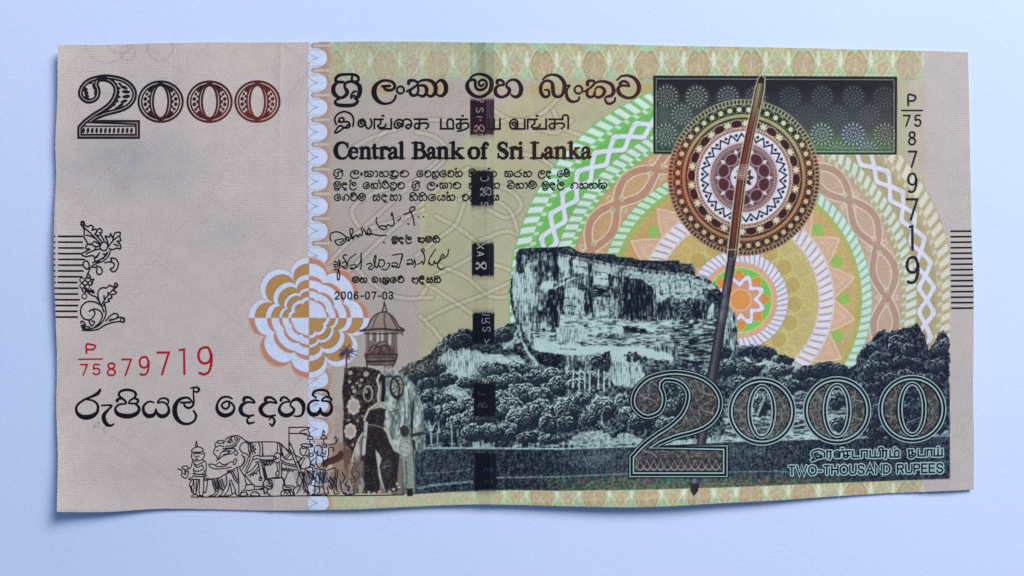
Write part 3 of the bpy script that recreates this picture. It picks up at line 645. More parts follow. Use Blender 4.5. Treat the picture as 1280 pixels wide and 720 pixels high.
# lawn, mounds and wall
yl = np.interp(x, [523,560,640,700,800,900,1000,1100,1187],[560,560,560.5,561,557.5,552,549,546.5,544.5])
tone("890 546 1000 541 1187 538 1187 545 1000 549 905 553", .72, 1.5, 2, 1.2)
tone("706 556 712 549 722 543 734 539 750 538 760 542 768 549 772 557 740 559", .62, 1.5, 0, .6); tone("766 548 776 542 786 541 796 547 810 551 812 555 770 556", .66, 1.5, 0, .6)
tone("812 552 860 550 905 545 905 552 830 558", .70, 1.5, 1, .6); tone("640 556 705 553 706 558 640 560", .34, 1, 2)
for k_, (xx, hh) in enumerate(((644,6),(651,6),(661,8),(672,5),(690,5),(704,6),(712,7),(718,7),(748,6),(765,7),(576,4),(603,6),(617,5),(540,5))):
    tl([(xx, 559-hh), (xx+.3, 559)], 1.6, .8)
tone("590 553 599 552 600 560 591 560", .85, 1, 1, .3); tone("601 556 612 553 613 560 601 560", .7, 1, 1, .5)
wallm = (y > yl+1.0); T = np.where(wallm, .17+.05*np.sin(x/60), T); TX[wallm] = 3
T = np.maximum(T, np.clip(1.7-np.abs(y-yl), 0, 1)*.78*(x>523))
low = pts("530 592 560 590 588 587"); tl(low, 1.4, .5); tl("523 610 545 606 590 602", 3.0, .62); tl("616 597 700 596 785 592", 1.6, .62); tl("905 590 975 589 984 590",1.5,.6); tl("1150 578 1187 577",1.5,.5)
T += wallm*.22*np.exp(-((x-745)/35)**2-((y-573)/10)**2) + wallm*.08*np.exp(-((x-950)/40)**2-((y-565)/12)**2)
# canopies: lit scalloped rims over dark bodies
PIDL = np.where(wallm, P_WALLP, P_HILL); 
r2 = inside(x, y, pts(rockP)) & (y < 470); PIDL[r2] = P_ROCK; PIDL[inside(x, y, pts(BIG))] = P_BIGT
PIDL[(TX != 3) & (y > 538) & (T > .5)] = P_GRASS
rnd = random.Random(11)
def canopy(cx, cy, rx, ry, bright=.62, n=None, pid=None, trunk=None):
    """a tree crown engraved as overlapping puffs, each with a pale upper rim"""
    global T
    pid = part("tree") if pid is None else pid
    n = n or int(3 + rx*ry/45)
    xx0, xx1, yy0, yy1 = cx-rx-6, cx+rx+6, cy-ry-6, cy+ry+6
    jj = np.where((x[x.shape[0]//2] > xx0) & (x[x.shape[0]//2] < xx1))[0]; ii = np.where((y[:, jj[len(jj)//2]] > yy0) & (y[:, jj[len(jj)//2]] < yy1))[0]
    s2 = np.s_[ii[0]:ii[-1]+1, jj[0]:jj[-1]+1]; a, b = x[s2], y[s2]; t = T[s2].copy(); cov = np.zeros(a.shape, bool)
    ex, ey = (a-cx)/rx, (b-cy)/ry; er = np.hypot(ex, ey) + .34*(fbm(a,b,4.5,int(cx)%50,2)-.5) + .05*np.sin(np.arctan2(ey,ex)*6+cx)
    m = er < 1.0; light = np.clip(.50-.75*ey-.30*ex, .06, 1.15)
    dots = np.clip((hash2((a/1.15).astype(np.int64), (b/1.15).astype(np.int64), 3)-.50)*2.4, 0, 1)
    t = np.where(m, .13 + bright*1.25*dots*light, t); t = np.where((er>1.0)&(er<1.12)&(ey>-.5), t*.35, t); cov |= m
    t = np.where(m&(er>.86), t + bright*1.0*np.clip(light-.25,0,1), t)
    for i in range(n):
        an = rnd.uniform(0, 2*math.pi); q = math.sqrt(rnd.uniform(.05, 1))*.72; px_ = cx+rx*q*math.cos(an); py_ = cy+ry*q*math.sin(an); pr = rnd.uniform(.26, .42)*min(rx, ry)+1.2
        ang = np.arctan2(b-py_, a-px_); rr = np.hypot(a-px_, b-py_) + .8*(fbm(a,b,2.0,5,2)-.5)*2
        lt_ = float(np.clip(1.05-.7*((py_-cy)/ry+.4), .2, 1.2))
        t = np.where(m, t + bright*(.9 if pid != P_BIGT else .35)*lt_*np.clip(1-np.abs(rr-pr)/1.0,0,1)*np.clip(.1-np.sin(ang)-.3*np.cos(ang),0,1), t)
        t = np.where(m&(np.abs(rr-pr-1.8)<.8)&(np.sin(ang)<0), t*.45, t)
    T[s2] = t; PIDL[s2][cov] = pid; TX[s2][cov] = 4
    if trunk:
        P = [(cx, cy+ry*.6), (cx+rnd.uniform(-1,1), trunk)]; dd = seg_d(a, b, P); m = np.clip(1.3-dd,0,1); T[s2] = T[s2]*(1-m)+.62*m
    return pid
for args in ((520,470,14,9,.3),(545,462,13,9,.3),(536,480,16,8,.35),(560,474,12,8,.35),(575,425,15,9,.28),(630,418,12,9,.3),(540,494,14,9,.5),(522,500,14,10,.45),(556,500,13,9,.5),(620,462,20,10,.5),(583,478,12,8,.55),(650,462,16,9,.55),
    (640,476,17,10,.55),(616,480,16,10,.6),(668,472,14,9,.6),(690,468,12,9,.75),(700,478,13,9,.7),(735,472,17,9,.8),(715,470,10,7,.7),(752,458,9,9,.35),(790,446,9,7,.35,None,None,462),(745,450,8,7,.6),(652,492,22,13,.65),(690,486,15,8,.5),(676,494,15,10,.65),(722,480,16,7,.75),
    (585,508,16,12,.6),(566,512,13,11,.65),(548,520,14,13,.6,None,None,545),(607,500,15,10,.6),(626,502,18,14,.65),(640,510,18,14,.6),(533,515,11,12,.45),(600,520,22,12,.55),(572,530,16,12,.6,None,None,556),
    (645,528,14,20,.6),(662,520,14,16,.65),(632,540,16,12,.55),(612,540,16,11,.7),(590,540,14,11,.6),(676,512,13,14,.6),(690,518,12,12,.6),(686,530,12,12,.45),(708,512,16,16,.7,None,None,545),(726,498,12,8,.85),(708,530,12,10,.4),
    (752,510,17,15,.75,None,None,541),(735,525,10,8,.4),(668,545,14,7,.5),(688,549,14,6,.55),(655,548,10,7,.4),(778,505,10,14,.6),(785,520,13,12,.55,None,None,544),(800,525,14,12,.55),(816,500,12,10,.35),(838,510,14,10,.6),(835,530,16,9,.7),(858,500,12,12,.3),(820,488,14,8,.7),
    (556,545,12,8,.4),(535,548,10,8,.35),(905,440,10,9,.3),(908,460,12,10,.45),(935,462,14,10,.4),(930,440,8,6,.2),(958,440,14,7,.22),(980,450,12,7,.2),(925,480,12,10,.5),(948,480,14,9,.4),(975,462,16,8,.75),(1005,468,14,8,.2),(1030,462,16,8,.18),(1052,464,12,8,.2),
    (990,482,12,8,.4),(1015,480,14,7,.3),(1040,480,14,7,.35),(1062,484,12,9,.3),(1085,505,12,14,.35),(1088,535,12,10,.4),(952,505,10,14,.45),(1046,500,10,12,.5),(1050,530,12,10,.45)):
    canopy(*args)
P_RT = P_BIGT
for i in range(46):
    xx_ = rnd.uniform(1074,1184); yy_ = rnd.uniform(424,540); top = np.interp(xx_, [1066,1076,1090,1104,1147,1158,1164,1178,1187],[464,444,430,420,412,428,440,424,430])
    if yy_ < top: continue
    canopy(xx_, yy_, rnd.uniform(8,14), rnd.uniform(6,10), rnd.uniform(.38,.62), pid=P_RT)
for q_ in ("724 464 724 488","731 466 731 490","737 466 737 490","748 462 748 486","755 464 755 490","762 462 762 484","717 462 716 484","772 448 772 480","782 446 782 480","790 446 790 478"): tl(q_, 1.6, .86)
tl("536 526 539 540 539 556", 1.8, .7); tl("531 528 538 540 545 528", 1.4, .7); tl("547 540 547 558",1.4,.7); tl("564 530 565 556",1.6,.7)
tl("942 540 946 520 956 496", 3, .6)
# fine engraving texture
v1 = vn(x/1.5, y/7.0, 3); v2 = vn(x/6.0, y/1.5, 4); v0 = fbm(x, y, 2.3, 15, 2); v3 = vn(x/1.4, y/1.4, 9)
tex = np.where(TX==1, .75*(v1-.5)+.5*(v0-.5), np.where(TX==2, .8*(v2-.5)+.4*(v0-.5), np.where(TX==3, .46*(v3-.5)*(.5+v0)+.22*(v1-.5), np.where(TX==4, .10*(v3-.5), .75*(v0-.5)))))
vst = .10*np.sin(2*np.pi*x/2.9)*(TX==1)*(T>.55)
amp = np.where(T > .88, .35, np.where(TX==1, .95, 1.15))
TT = T + tex*amp + vst + .055*np.sin(2*np.pi*(x+.12*y)/2.7)*(TX<3) + .04*np.sin(2*np.pi*y/2.9)*(TX==2)
big = fbm(x, y, 9, 31, 2)-.5; TT += big*.25*((TX==1)|(TX==2)|(TX==0))*(T<.85)
TT = np.clip(TT, 0, 1)**.88; TT = np.where(TX==3, TT, sstep(.0, .92, TT)*.98+.01)
ink = lerp3((13,20,34), (19,23,40), sstep(900,1187,x)); 
brn = sstep(575,500,x)*sstep(500,440,y); ink = lerp3((0,0,0),(1,1,1),np.ones_like(x))*ink*(1-brn[...,None]) + np.array([40,36,36])*brn[...,None]
pap = lerp3((176,202,204),(146,172,178),sstep(520,600,y)); pap = pap*(1-brn[...,None]*.6)+np.array([150,140,120])*brn[...,None]*.6
rt = sstep(1040,1100,x); pap = pap*(1-rt[...,None]*.55)+np.array([112,130,152])*rt[...,None]*.55
lowr = sstep(584,606,y)*sstep(640,760,x)*sstep(1110,1000,x); sp = fbm(x,y,3.2,55,2); spc = np.where((sp>.55)[...,None], np.array([150,110,96]), np.array([96,150,100]))
lc = lerp3((0,0,0),(1,1,1),np.ones_like(x))*(ink*(1-TT[...,None]) + pap*TT[...,None]); lc = lc*(1-(lowr*.55*v0*1.6)[...,None]) + spc*(lowr*.55*v0*1.6)[...,None]
brown2 = sstep(.5,.8,fbm(x,y,7,66,2))*.25*sstep(700,800,x)*sstep(360,330,y); lc = lc*(1-brown2[...,None])+np.array([110,80,70])*brown2[...,None]
m = np.clip(mland,0,1); C[S] = C[S]*(1-m[...,None]) + lc*m[...,None]
sub_ = PID[S]; sub_[m>.5] = PIDL[m>.5]; PID[S] = sub_

# --- handle of the fan, printed over the landscape
P_HAN = part("fan_handle", "long dark handle of the fan crossing the note", P_FAN)
HP = pts("952 98 947 125 937 170 927 221 921 270 915 322 903 395 892 461 878 546 869 600 867.5 618")
S = sl(855, 90, 965, 626); x, y = X[S], Y[S]
hx = np.interp(y, [p[1] for p in HP], [p[0] for p in HP]); hw = np.interp(y, [94,98,110,320,325,461,546,604,614,620.5], [0,7,10.5,11.5,10.5,13,11.5,11.5,9,0])
dx = (x-hx)*.985
mixc(np.clip(hw/2+1.8-np.abs(dx),0,1)*(y<323)*(y>94)*.9, (200,190,166), S, P_HAN)
core = np.clip(hw/2-np.abs(dx)+.4,0,1)
uc = lerp3((112,104,78),(96,50,44),sstep(118,165,y)); uc = uc*(1-sstep(285,318,y)[...,None])+np.array([60,44,42])*sstep(285,318,y)[...,None]
uc = np.where((y>322)[...,None], lerp3((66,66,80),(96,98,110),sstep(.5,.9,fbm(x,y,14,5))), uc)
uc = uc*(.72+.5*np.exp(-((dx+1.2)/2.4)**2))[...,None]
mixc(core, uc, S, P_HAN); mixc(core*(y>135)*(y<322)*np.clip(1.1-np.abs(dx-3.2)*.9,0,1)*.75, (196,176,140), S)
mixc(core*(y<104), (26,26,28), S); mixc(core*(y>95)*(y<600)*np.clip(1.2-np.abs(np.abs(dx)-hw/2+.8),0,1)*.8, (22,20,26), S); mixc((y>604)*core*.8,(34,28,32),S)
mixc(core*(y>206)*(y<224)*np.clip(np.sin(2*np.pi*y/2.6)*2,0,1)*.85, (190,170,170), S); mixc(core*np.clip(1.3-np.abs(y-312),0,1)*.7, (196,176,160), S)

# --- decorated elephant, its tower and its keeper
P_EL = part("elephant", "dark elephant in a flowered ceremonial cloth"); P_CL = part("elephant_cloth", None, P_EL); P_TW = part("domed_tower", "small domed tower carried on the elephant"); P_KP = part("attendant_figure", "standing attendant in a pale robe beside the elephant")
def tf(s, ox, oy, sc): return [(ox+a/sc, oy+b/sc) for a, b in pts(s)]
A = lambda s: tf(s, 420, 370, 5.54); B = lambda s: tf(s, 410, 490, 5.14)
# ground around the elephant row
S = sl(418, 540, 500, 620); mixc(.30*(Y[S]<617)*(X[S]>418)*(X[S]<470)*fbm(X[S],Y[S],6,4), (110,84,74), S)
fill("430 612 430 560 455 500 470 520 490 540 502 560 503 617 440 617", (120,106,102), P_EL)
cover = [(477,467),(490,463),(503,467),(515,477),(523,492),(528,508),(531,530),(532,562),(524,566),(513,560),(500,567),(490,552),(484,536),(480,520),(478,500)]
S, m = pmask(cover); x, y = X[S], Y[S]; cc = lerp3((84,98,102),(184,200,198), np.clip(.5+.9*(vn(x/1.6,y/6,3)-.5)+.8*(fbm(x,y,4,9,2)-.5)+.3*np.sin((x+y*.2)/3.0),0,1)); mixc(m, cc, S, P_CL)
disc(496, 484, 9, 15, (38,38,40)); disc(496.5, 483, 6.8, 11.5, (150,156,150)); 
for i in range(16): a = i*2.4; q = 1.6*math.sqrt(i); disc(496.5+q*math.cos(a)*1.0, 483+q*1.6*math.sin(a), 1.3, 1.4, (80,84,84))
line("482 505 487 509 492 507 496 511", 2, (170,180,176)); 
for q_ in ("486 512 492 525 488 535","495 508 500 520 497 540","503 490 506 510 504 540","510 486 514 510 513 535","488 515 500 512","512 505 516 530 514 555"): line(q_, 1.4, (58,66,70), .8, True)
body = B("330 100 370 110 365 170 355 232 390 300 440 390 460 410 450 470 440 560 450 600 465 620 440 640 380 645 350 600 345 500 350 420 300 370 240 420 240 480 330 600 330 650 240 655 228 620 235 540 232 440 255 300 255 210 240 190 262 120")
fill(body, (38,33,36), P_EL)
fill(B("240 300 300 300 350 410 345 440 330 640 240 650 228 620 232 440"), (33,30,34), P_EL); fill(B("355 235 460 400 445 560 450 600 465 620 380 645 335 540 345 430"), (36,34,37), P_EL)
fill(B("304 370 330 400 345 430 330 480 345 560 365 630 345 600 325 540 318 470"), (176,180,178), None)
S = sl(450,500,505,620); mmm = (PID[S]==P_EL)*1.0; tx_ = vn(X[S]/1.6, Y[S]/1.2, 5); mixc(mmm*np.clip((tx_-.6)*2.2,0,1)*.6, (120,116,116), S); mixc(mmm*.5*np.exp(-((X[S]-483)/5)**2-((Y[S]-583)/9)**2)*np.clip((vn(X[S]/4,Y[S]/1.0,6)-.4)*3,0,1), (190,190,190), S)
for a_, b_ in ((262,645),(295,650),(330,642),(395,640),(422,625),(445,590),(455,612)): disc(410+a_/5.14, 490+b_/5.14, 2.0, 1.6, (176,170,164))
cloth = A("60 500 120 490 200 492 260 500 305 520 320 545 300 640 290 720") + B("325 70 262 112 235 170 236 245 190 310 165 400 140 450 110 500 100 440 98 330 96 250 100 130 90 0")
S, m = pmask(cloth, rough=.6); x, y = X[S], Y[S]; mixc(m, lerp3((36,30,32),(96,86,82), np.clip((fbm(x,y,1.9,7,2)-.5)*3,0,1)), S, P_CL)
for cx_, cy_, R_ in ((442,508,9),(438,539,8)):
    for k_ in range(8): disc(cx_+R_*.62*math.cos(k_*math.pi/4), cy_+R_*.8*math.sin(k_*math.pi/4)*1.05, 3.0, 3.2, (196,192,188))
    disc(cx_, cy_, R_*.55, R_*.7, (170,166,162)); S=sl(cx_-R_,cy_-R_,cx_+R_,cy_+R_,1); mixc(.5*(np.hypot(X[S]-cx_,Y[S]-cy_)<R_)*np.clip(np.sin(2*np.pi*X[S]/2.6),0,1), (96,90,90), S)
for cx_, cy_, R_ in ((457.5,467.5,3.4),(438,466,2.8),(437,477,2.0),(452,475,2),(450,482,1.8),(441,484,2),(443,489,2.6),(446,479,1.6),(440,496,1.6),(455,490,1.2),(436,525,1.6),(447,526,1.6),(441,556,1.6),(434,560,1.4),(439,498,1.2),(453,520,1.3)): disc(cx_, cy_, R_, R_, (158,150,146))
disc(460, 492, 6.3, 10.5, (172,164,158)); disc(460, 492.5, 4.6, 8.6, (60,52,52)); disc(459, 492, 3.2, 5.0, (26,22,24)); disc(458,489.5,1.6,2.4,(150,148,150))
edge_ = A("300 545 285 580 300 640 290 690") + B("325 70 262 112 235 170 236 245 195 310"); line(edge_, 3.6, (70,64,64)); line(edge_, 2.2, (188,186,184))
line(B("245 200 240 260 232 340 225 430"), 6, (50,46,48)); line(B("245 200 240 260 232 340 228 400"), 4.2, (178,180,182)); line(B("232 250 244 252"),1,(60,60,60)); line(B("228 290 242 292"),1,(60,60,60))
fill(B("180 340 200 330 205 400 190 440 175 420"), (176,176,174)); line(B("160 440 120 540 100 640"), 3, (150,140,134)); line(B("200 300 170 380 150 450"), 2.2, (178,174,170))
line(B("365 235 385 260 400 310 430 370 455 385"), 3.6, (170,176,176)); line(A("325 560 330 640 322 720"), 5, (30,28,30)); line(A("330 560 380 555 425 590 440 640 430 720"), 2.4, (40,42,44)); line(B("255 210 300 215 355 232"),1,(140,136,136))
S = sl(428,555,462,620); mixc(.55*((Y[S]<617)&(X[S]>430)&(X[S]<456)&(Y[S]>568))*np.clip((fbm(X[S],Y[S]*.6,3,14,2)-.42)*4,0,1), (64,50,46), S)
# mahout-side figures, partly hidden
for q_, c_, w_ in (("150 470 130 560 150 650",(150,144,140),5),("190 480 200 560 185 600",(110,100,98),6),("215 560 225 600 205 640",(140,134,130),4),("170 600 165 655",(80,74,72),2),("205 600 210 655",(160,156,152),3)): line(B(q_), w_, c_, .9, True)
for q_ in ("120 540 135 560 160 560 175 540","150 580 180 575","130 600 140 655","190 470 175 500 200 520 190 560","110 470 125 500 115 560","160 480 150 520 170 550"): line(B(q_), 1.1, (44,38,40), .9, True)
# tower
tw = A("165 240 215 215 245 160 290 120 330 110 375 130 410 170 430 205 470 235 468 260 455 265 440 245 400 250 210 250 200 262 185 240"); fill(tw, (142,128,124), P_TW)
fill(A("205 250 425 250 425 400 415 455 395 490 390 530 330 545 330 480 215 478 205 410"), (120,108,104), P_TW, )
for q_ in ("230 255 232 395","256 255 256 300","275 258 275 310","305 258 305 320","335 258 338 310","355 258 358 330","385 258 385 395","408 258 412 395"): line(A(q_), 2.4, (74,60,60)); line(A(q_), .8, (170,160,156), .8)
for q_ in ("242 260 242 300","290 258 290 310","320 258 320 310","372 262 372 330"): line(A(q_), 3.2, (182,176,178))
for q_, w_ in (("165 242 250 232 330 228 400 236 470 236",2.6),("200 262 300 262 430 258",1.6),("175 240 215 215 245 160 290 120 335 108",1.6),("340 108 380 132 412 170 432 208 470 232",2.0),("333 50 330 75 320 105",1.8),("333 40 345 80 352 105",1.6),("335 120 335 180 345 240",1.4),("290 125 270 170 250 232",1.0),("375 135 400 180 425 235",1.4),
    ("200 405 420 405",2.2),("200 425 420 425",1.4),("205 410 215 475 215 490",2),("425 405 410 455 392 490",2),("215 455 400 450",3),("240 478 390 478",1.6),("230 380 260 340 300 350 340 340 400 390",1.4),("250 400 290 350 330 400",1.4),("300 400 330 340 380 400",1.4),("270 360 300 320 350 320 370 360",1.2),("455 240 460 270",1.5),("440 240 445 262",1.2),("425 240 428 262",1.2)):
    line(A(q_), w_, (48,38,40), .9, True)
S = sl(455,425,500,470); mixc(.45*(PID[S]==P_TW)*(Y[S]>433)*np.clip((fbm(X[S],Y[S],2.5,3,2)-.4)*3,0,1), (60,44,40), S); mixc(.5*np.exp(-((X[S]-478)/10)**2-((Y[S]-440)/5)**2), (60,48,48), S)
S = sl(470,455,495,472); mixc(.8*np.exp(-((X[S]-485)/6)**2-((Y[S]-463)/5)**2)*vn(X[S]/1.3,Y[S]/4,3)*1.4, (200,206,214), S)
# keeper
fill(B("470 290 500 285 540 290 560 330 560 400 555 520 560 640 500 660 480 560 465 430 462 380"), (148,158,154), P_KP); fill(B("462 230 480 215 510 218 522 245 515 275 500 290 478 285 465 262"), (40,38,42), P_KP, )
fill(B("475 300 500 330 520 300 530 380 510 410 480 410 465 370"), (176,184,182)); fill(B("525 270 600 255 640 262 600 280 560 285 540 290"), (36,42,50), P_KP)
fill(B("535 300 560 310 565 370 550 380 540 340"), (40,44,48)); line(B("545 380 560 500 560 650"), 2, (70,80,84)); line(B("548 70 540 200 538 290"), 2.2, (30,36,44))
S = sl(495,565,522,618); mixc(.8*(PID[S]==P_KP)*(np.sin(2*np.pi*X[S]/3)*np.sin(2*np.pi*Y[S]/3.2)>.2), (64,72,76), S); fill(B("505 620 545 620 545 668 508 670"), (30,32,36))
line(B("500 440 505 540 500 630"), 1.3, (60,66,68)); line(B("470 430 480 520 478 600 495 650"), 2.0, (90,96,96))
for q_, c_, a_ in (("392 612 396 588 406 590 408 612",(150,142,150),.5),("398 590 408 586 412 600 404 606",(110,106,126),.45),("366 590 380 588 382 612 372 616",(128,120,126),.45),("265 598 272 597 276 600 282 597 283 605 279 613 273 613 267 607",(140,132,138),.7),("289 591 297 590 299 600 297 607 292 602",(146,138,142),.6),("412 590 430 586 428 612 414 612",(120,100,90),.6),
    ("396 556 408 556 406 568 396 568",(120,112,118),.4),("414 556 428 552 440 562 438 600 424 604 416 592",(128,100,86),.65),("330 598 344 600 342 612 334 610",(140,132,138),.5)):
    S, m = pmask(q_, rough=.8); mixc(m*a_*(.5+.9*np.clip(np.sin((X[S]-Y[S]*.4)*2.6)*.5+.5,0,1)), c_, S)
# trunk, palm tuft and the brown haunch left of the elephant
fill(tf("588 345 598 312 650 290 700 270 738 250 758 215 776 208 792 240 786 290 745 318 700 335 655 350 625 375 600 372", 325, 535, 7.575), (72,50,46), P_EL); line(tf("592 335 610 310 650 292 700 275 735 255 755 225",325,535,7.575), 1.4, (44,30,30))
for k_ in range(44):
    a = rnd.uniform(0, 2*math.pi); L_ = rnd.uniform(6, 14); c0 = (433.5, 439)
    line([c0, (c0[0]+L_*math.cos(a), c0[1]+L_*.75*math.sin(a)+1)], 1.1, rnd.choice([(40,44,60),(60,66,88),(84,80,84)]), .85, pid=None)
line("433 443 433 465", 2.2, (88,66,64))

# --- patterned fill inside the large outlined numeral
def infill(S, m):
    x, y = X[S], Y[S]; t = np.clip((fbm(x,y,1.7,33,2)-.5)*3+.3, 0, 1); mixc(m*.86, lerp3((46,50,56),(112,104,98),t), S)
    l1 = np.abs(np.sin((x*1.1+y*.8)/6.0 + .9*np.sin(y/5.))); l2 = np.abs(np.sin((x*1.0-y*.9)/6.4 + .8*np.sin(x/6.)))
    mixc(m*.75*np.clip(1-np.minimum(l1,l2)*6.0,0,1), (164,168,164), S)
BM = lambda a, b: (787.5+(a-50)/7.42*1.553, 463+(b-60)/7.42*1.655)
OUT2 = [tuple(p) for p in smooth_curve(pts("50 540 120 470 200 412 290 355 350 300 380 240 385 190 365 155 330 132 290 124 252 130 246 150 262 190 264 240 240 295 195 322 140 328 90 300 62 265 56 235 68 180 105 130 150 96 220 72 300 60 400 68 490 95 560 145 600 215 598 280 560 345 500 390 420 418 330 440 250 470 212 486"), 110)] + [(630,483),(630,655),(50,655)]
two_out = [BM(a, b) for a, b in OUT2]
S, m = pmask(two_out, grow=-4); infill(S, m)
S = sl(794, 572, 900, 592); x, y = X[S], Y[S]; bx = (y>572)*(y<590)*(x>795)*(x<902)*np.clip(x-794-(583-y)*.8,0,1); mixc(bx*.9, lerp3((38,40,46),(84,78,76),np.clip((fbm(x,y,1.7,3,2)-.4)*3,0,1)), S)
for q0 in (0, .5): mixc(bx*.9*np.clip(1.1-np.abs(y-(574+13.5*np.abs(np.sin((x-800)/17.2*np.pi+q0*np.pi))**.8))*.8,0,1), (160,164,160), S)
for cx_, cy_ in ((952.4,514.4),(1046.4,513),(1140.3,511.3)):
    S = sl(cx_-38, cy_-38, cx_+38, cy_+38); ro = 35-np.hypot(X[S]-cx_,Y[S]-cy_); ri = (np.hypot((X[S]-cx_)/19.5,(Y[S]-cy_)/35.5)-1)*19; infill(S, np.clip(ro,0,1)*np.clip(ri,0,1))

# --- windows of the dark security thread
TH = [(587.6,617.8,124.5,168,(46,20,30)),(588.8,617.0,214.5,257,(8,9,15)),(589.8,617.5,304.5,344.5,(9,10,14)),(590.8,618.0,391,430,(9,10,16)),(592,619.5,478.5,520.5,(9,11,20)),(593,620.5,566.5,612.5,(9,12,20))]
S = sl(585, 52, 624, 632); mixc(.05*np.clip(X[S]-587-(Y[S]-125)*.011,0,1)*np.clip(617.5+(Y[S]-125)*.006-X[S],0,1)*(.6+.8*fbm(X[S],Y[S],9,4)), (84,100,84), S)
mixc(.20*np.clip(X[S]-587.5,0,1)*np.clip(618-X[S],0,1)*sstep(104,92,Y[S]), (70,104,88), S)
for i, (xa, xb_, ya, yb_, col) in enumerate(TH):
    pid = part("security_thread", "maroon-tinted security thread window" if i == 0 else None)
    S = sl(xa, ya, xb_, yb_); x, y = X[S], Y[S]
    mx = np.clip(x-xa+.5,0,1)*np.clip(xb_-x+.5,0,1); e = np.minimum(y-ya, yb_-y)
    my = sstep(-1.4, 1.6, e + 3.2*(vn(x/1.8, y/1.8, 7+i)-.5))
    glow = sstep(-8, 0, e)*(e<2)*.30
    mixc(mx*glow, (70,74,72), S)
    cc = lerp3(col, (col[0]*1.35+6, col[1]*1.1+4, col[2]*1.15+4) if i == 0 else (col[0]+6,col[1]+5,col[2]+8), sstep(xa+8, xb_, x)*.8)
    mixc(mx*my, cc*.8, S, pid)

# ------------------------------------------------------------------ turn the painted sheet into parts
WP = place(X, Y).reshape(-1, 3)
grain = (np.random.RandomState(3).normal(0, 2.6, X.shape))
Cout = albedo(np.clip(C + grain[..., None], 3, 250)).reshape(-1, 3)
FID = PID[:-1, :-1].ravel()
idx = np.arange(X.size).reshape(X.shape)
quads = np.stack([idx[1:, :-1], idx[1:, 1:], idx[:-1, 1:], idx[:-1, :-1]], -1).reshape(-1, 4)
cnt = np.bincount(FID, minlength=len(PARTS)); objs = {}
for i, (nm, par, lab) in enumerate(PARTS):
    if cnt[i] < 12 and i: continue
    q = quads[FID == i]; used, inv = np.unique(q, return_inverse=True); q = inv.reshape(-1, 4)
    co = WP[used]; cc = Cout[used]
    if i == 0:                                          # the sheet also has an underside and cut edges
        rim = np.r_[idx[0, :], idx[1:, -1], idx[-1, -2::-1], idx[-2:0:-1, 0]]
        n0 = len(co); top = WP[rim]; low = top - np.array([0, 0, 0.0001])
        k = len(rim); a = np.arange(k); b = (a + 1) % k
        co = np.vstack([co, top, low]); cc = np.vstack([cc, np.tile(albedo((200, 190, 186)), (2*k, 1))])
        side = np.stack([n0 + a, n0 + b, n0 + k + b, n0 + k + a], -1)
        Xs, Ys = X[::12, ::12], Y[::12, ::12]; Xs = np.c_[Xs, X[::12, -1:]] if (NX % 12) else Xs; Ys = np.c_[Ys, Y[::12, -1:]] if (NX % 12) else Ys
        lowg = place(Xs, Ys).reshape(-1, 3) - np.array([0, 0, 0.0001]); gi = np.arange(Xs.size).reshape(Xs.shape) + len(co)
        under = np.stack([gi[:-1, :-1], gi[:-1, 1:], gi[1:, 1:], gi[1:, :-1]], -1).reshape(-1, 4)
        co = np.vstack([co, lowg]); cc = np.vstack([cc, np.tile(albedo((190, 182, 176)), (len(lowg), 1))])
        q = np.vstack([q, side[:, ::-1], under])
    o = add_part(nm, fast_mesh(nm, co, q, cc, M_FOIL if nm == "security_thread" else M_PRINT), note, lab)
    objs[i] = o
for i, (nm, par, lab) in enumerate(PARTS):
    if i in objs and par is not None and par in objs: objs[i].parent = objs[par]

# ------------------------------------------------------------------ raised ink: numerals, lettering, line drawings
BLK = (24, 22, 27)
def headcol(x, y):            # black ink that turns brown towards the right
    t = min(max((x - 600) / 120, 0), 1) * .8; return (24+44*t, 21+8*t, 27+3*t)
def letter(par, strokes, tr, w, col, name="letter", layer=2, label=None):
    k = Ink(layer)
    for s in strokes:
        if isinstance(s, tuple): st, ww = s
        else: st, ww = s, w
        if st.startswith('O'):
            a = [float(v) for v in st[1:].split()]; k.circle(tr[0]+a[0]/tr[2], tr[1]+a[1]/tr[2], a[2]/tr[2], (a[3] if len(a) > 3 else a[2])/tr[2], ww, col, 18)
        else: k.stroke(st, ww, col, tr=tr)
    return k.build(name, par, label=label)
H1 = (410,85,12.8); H2 = (500,85,12.8); H3 = (575,85,12.8); H4 = (665,85,9.143)
head = part_empty("sinhala_heading", label="large black Sinhala heading across the top")
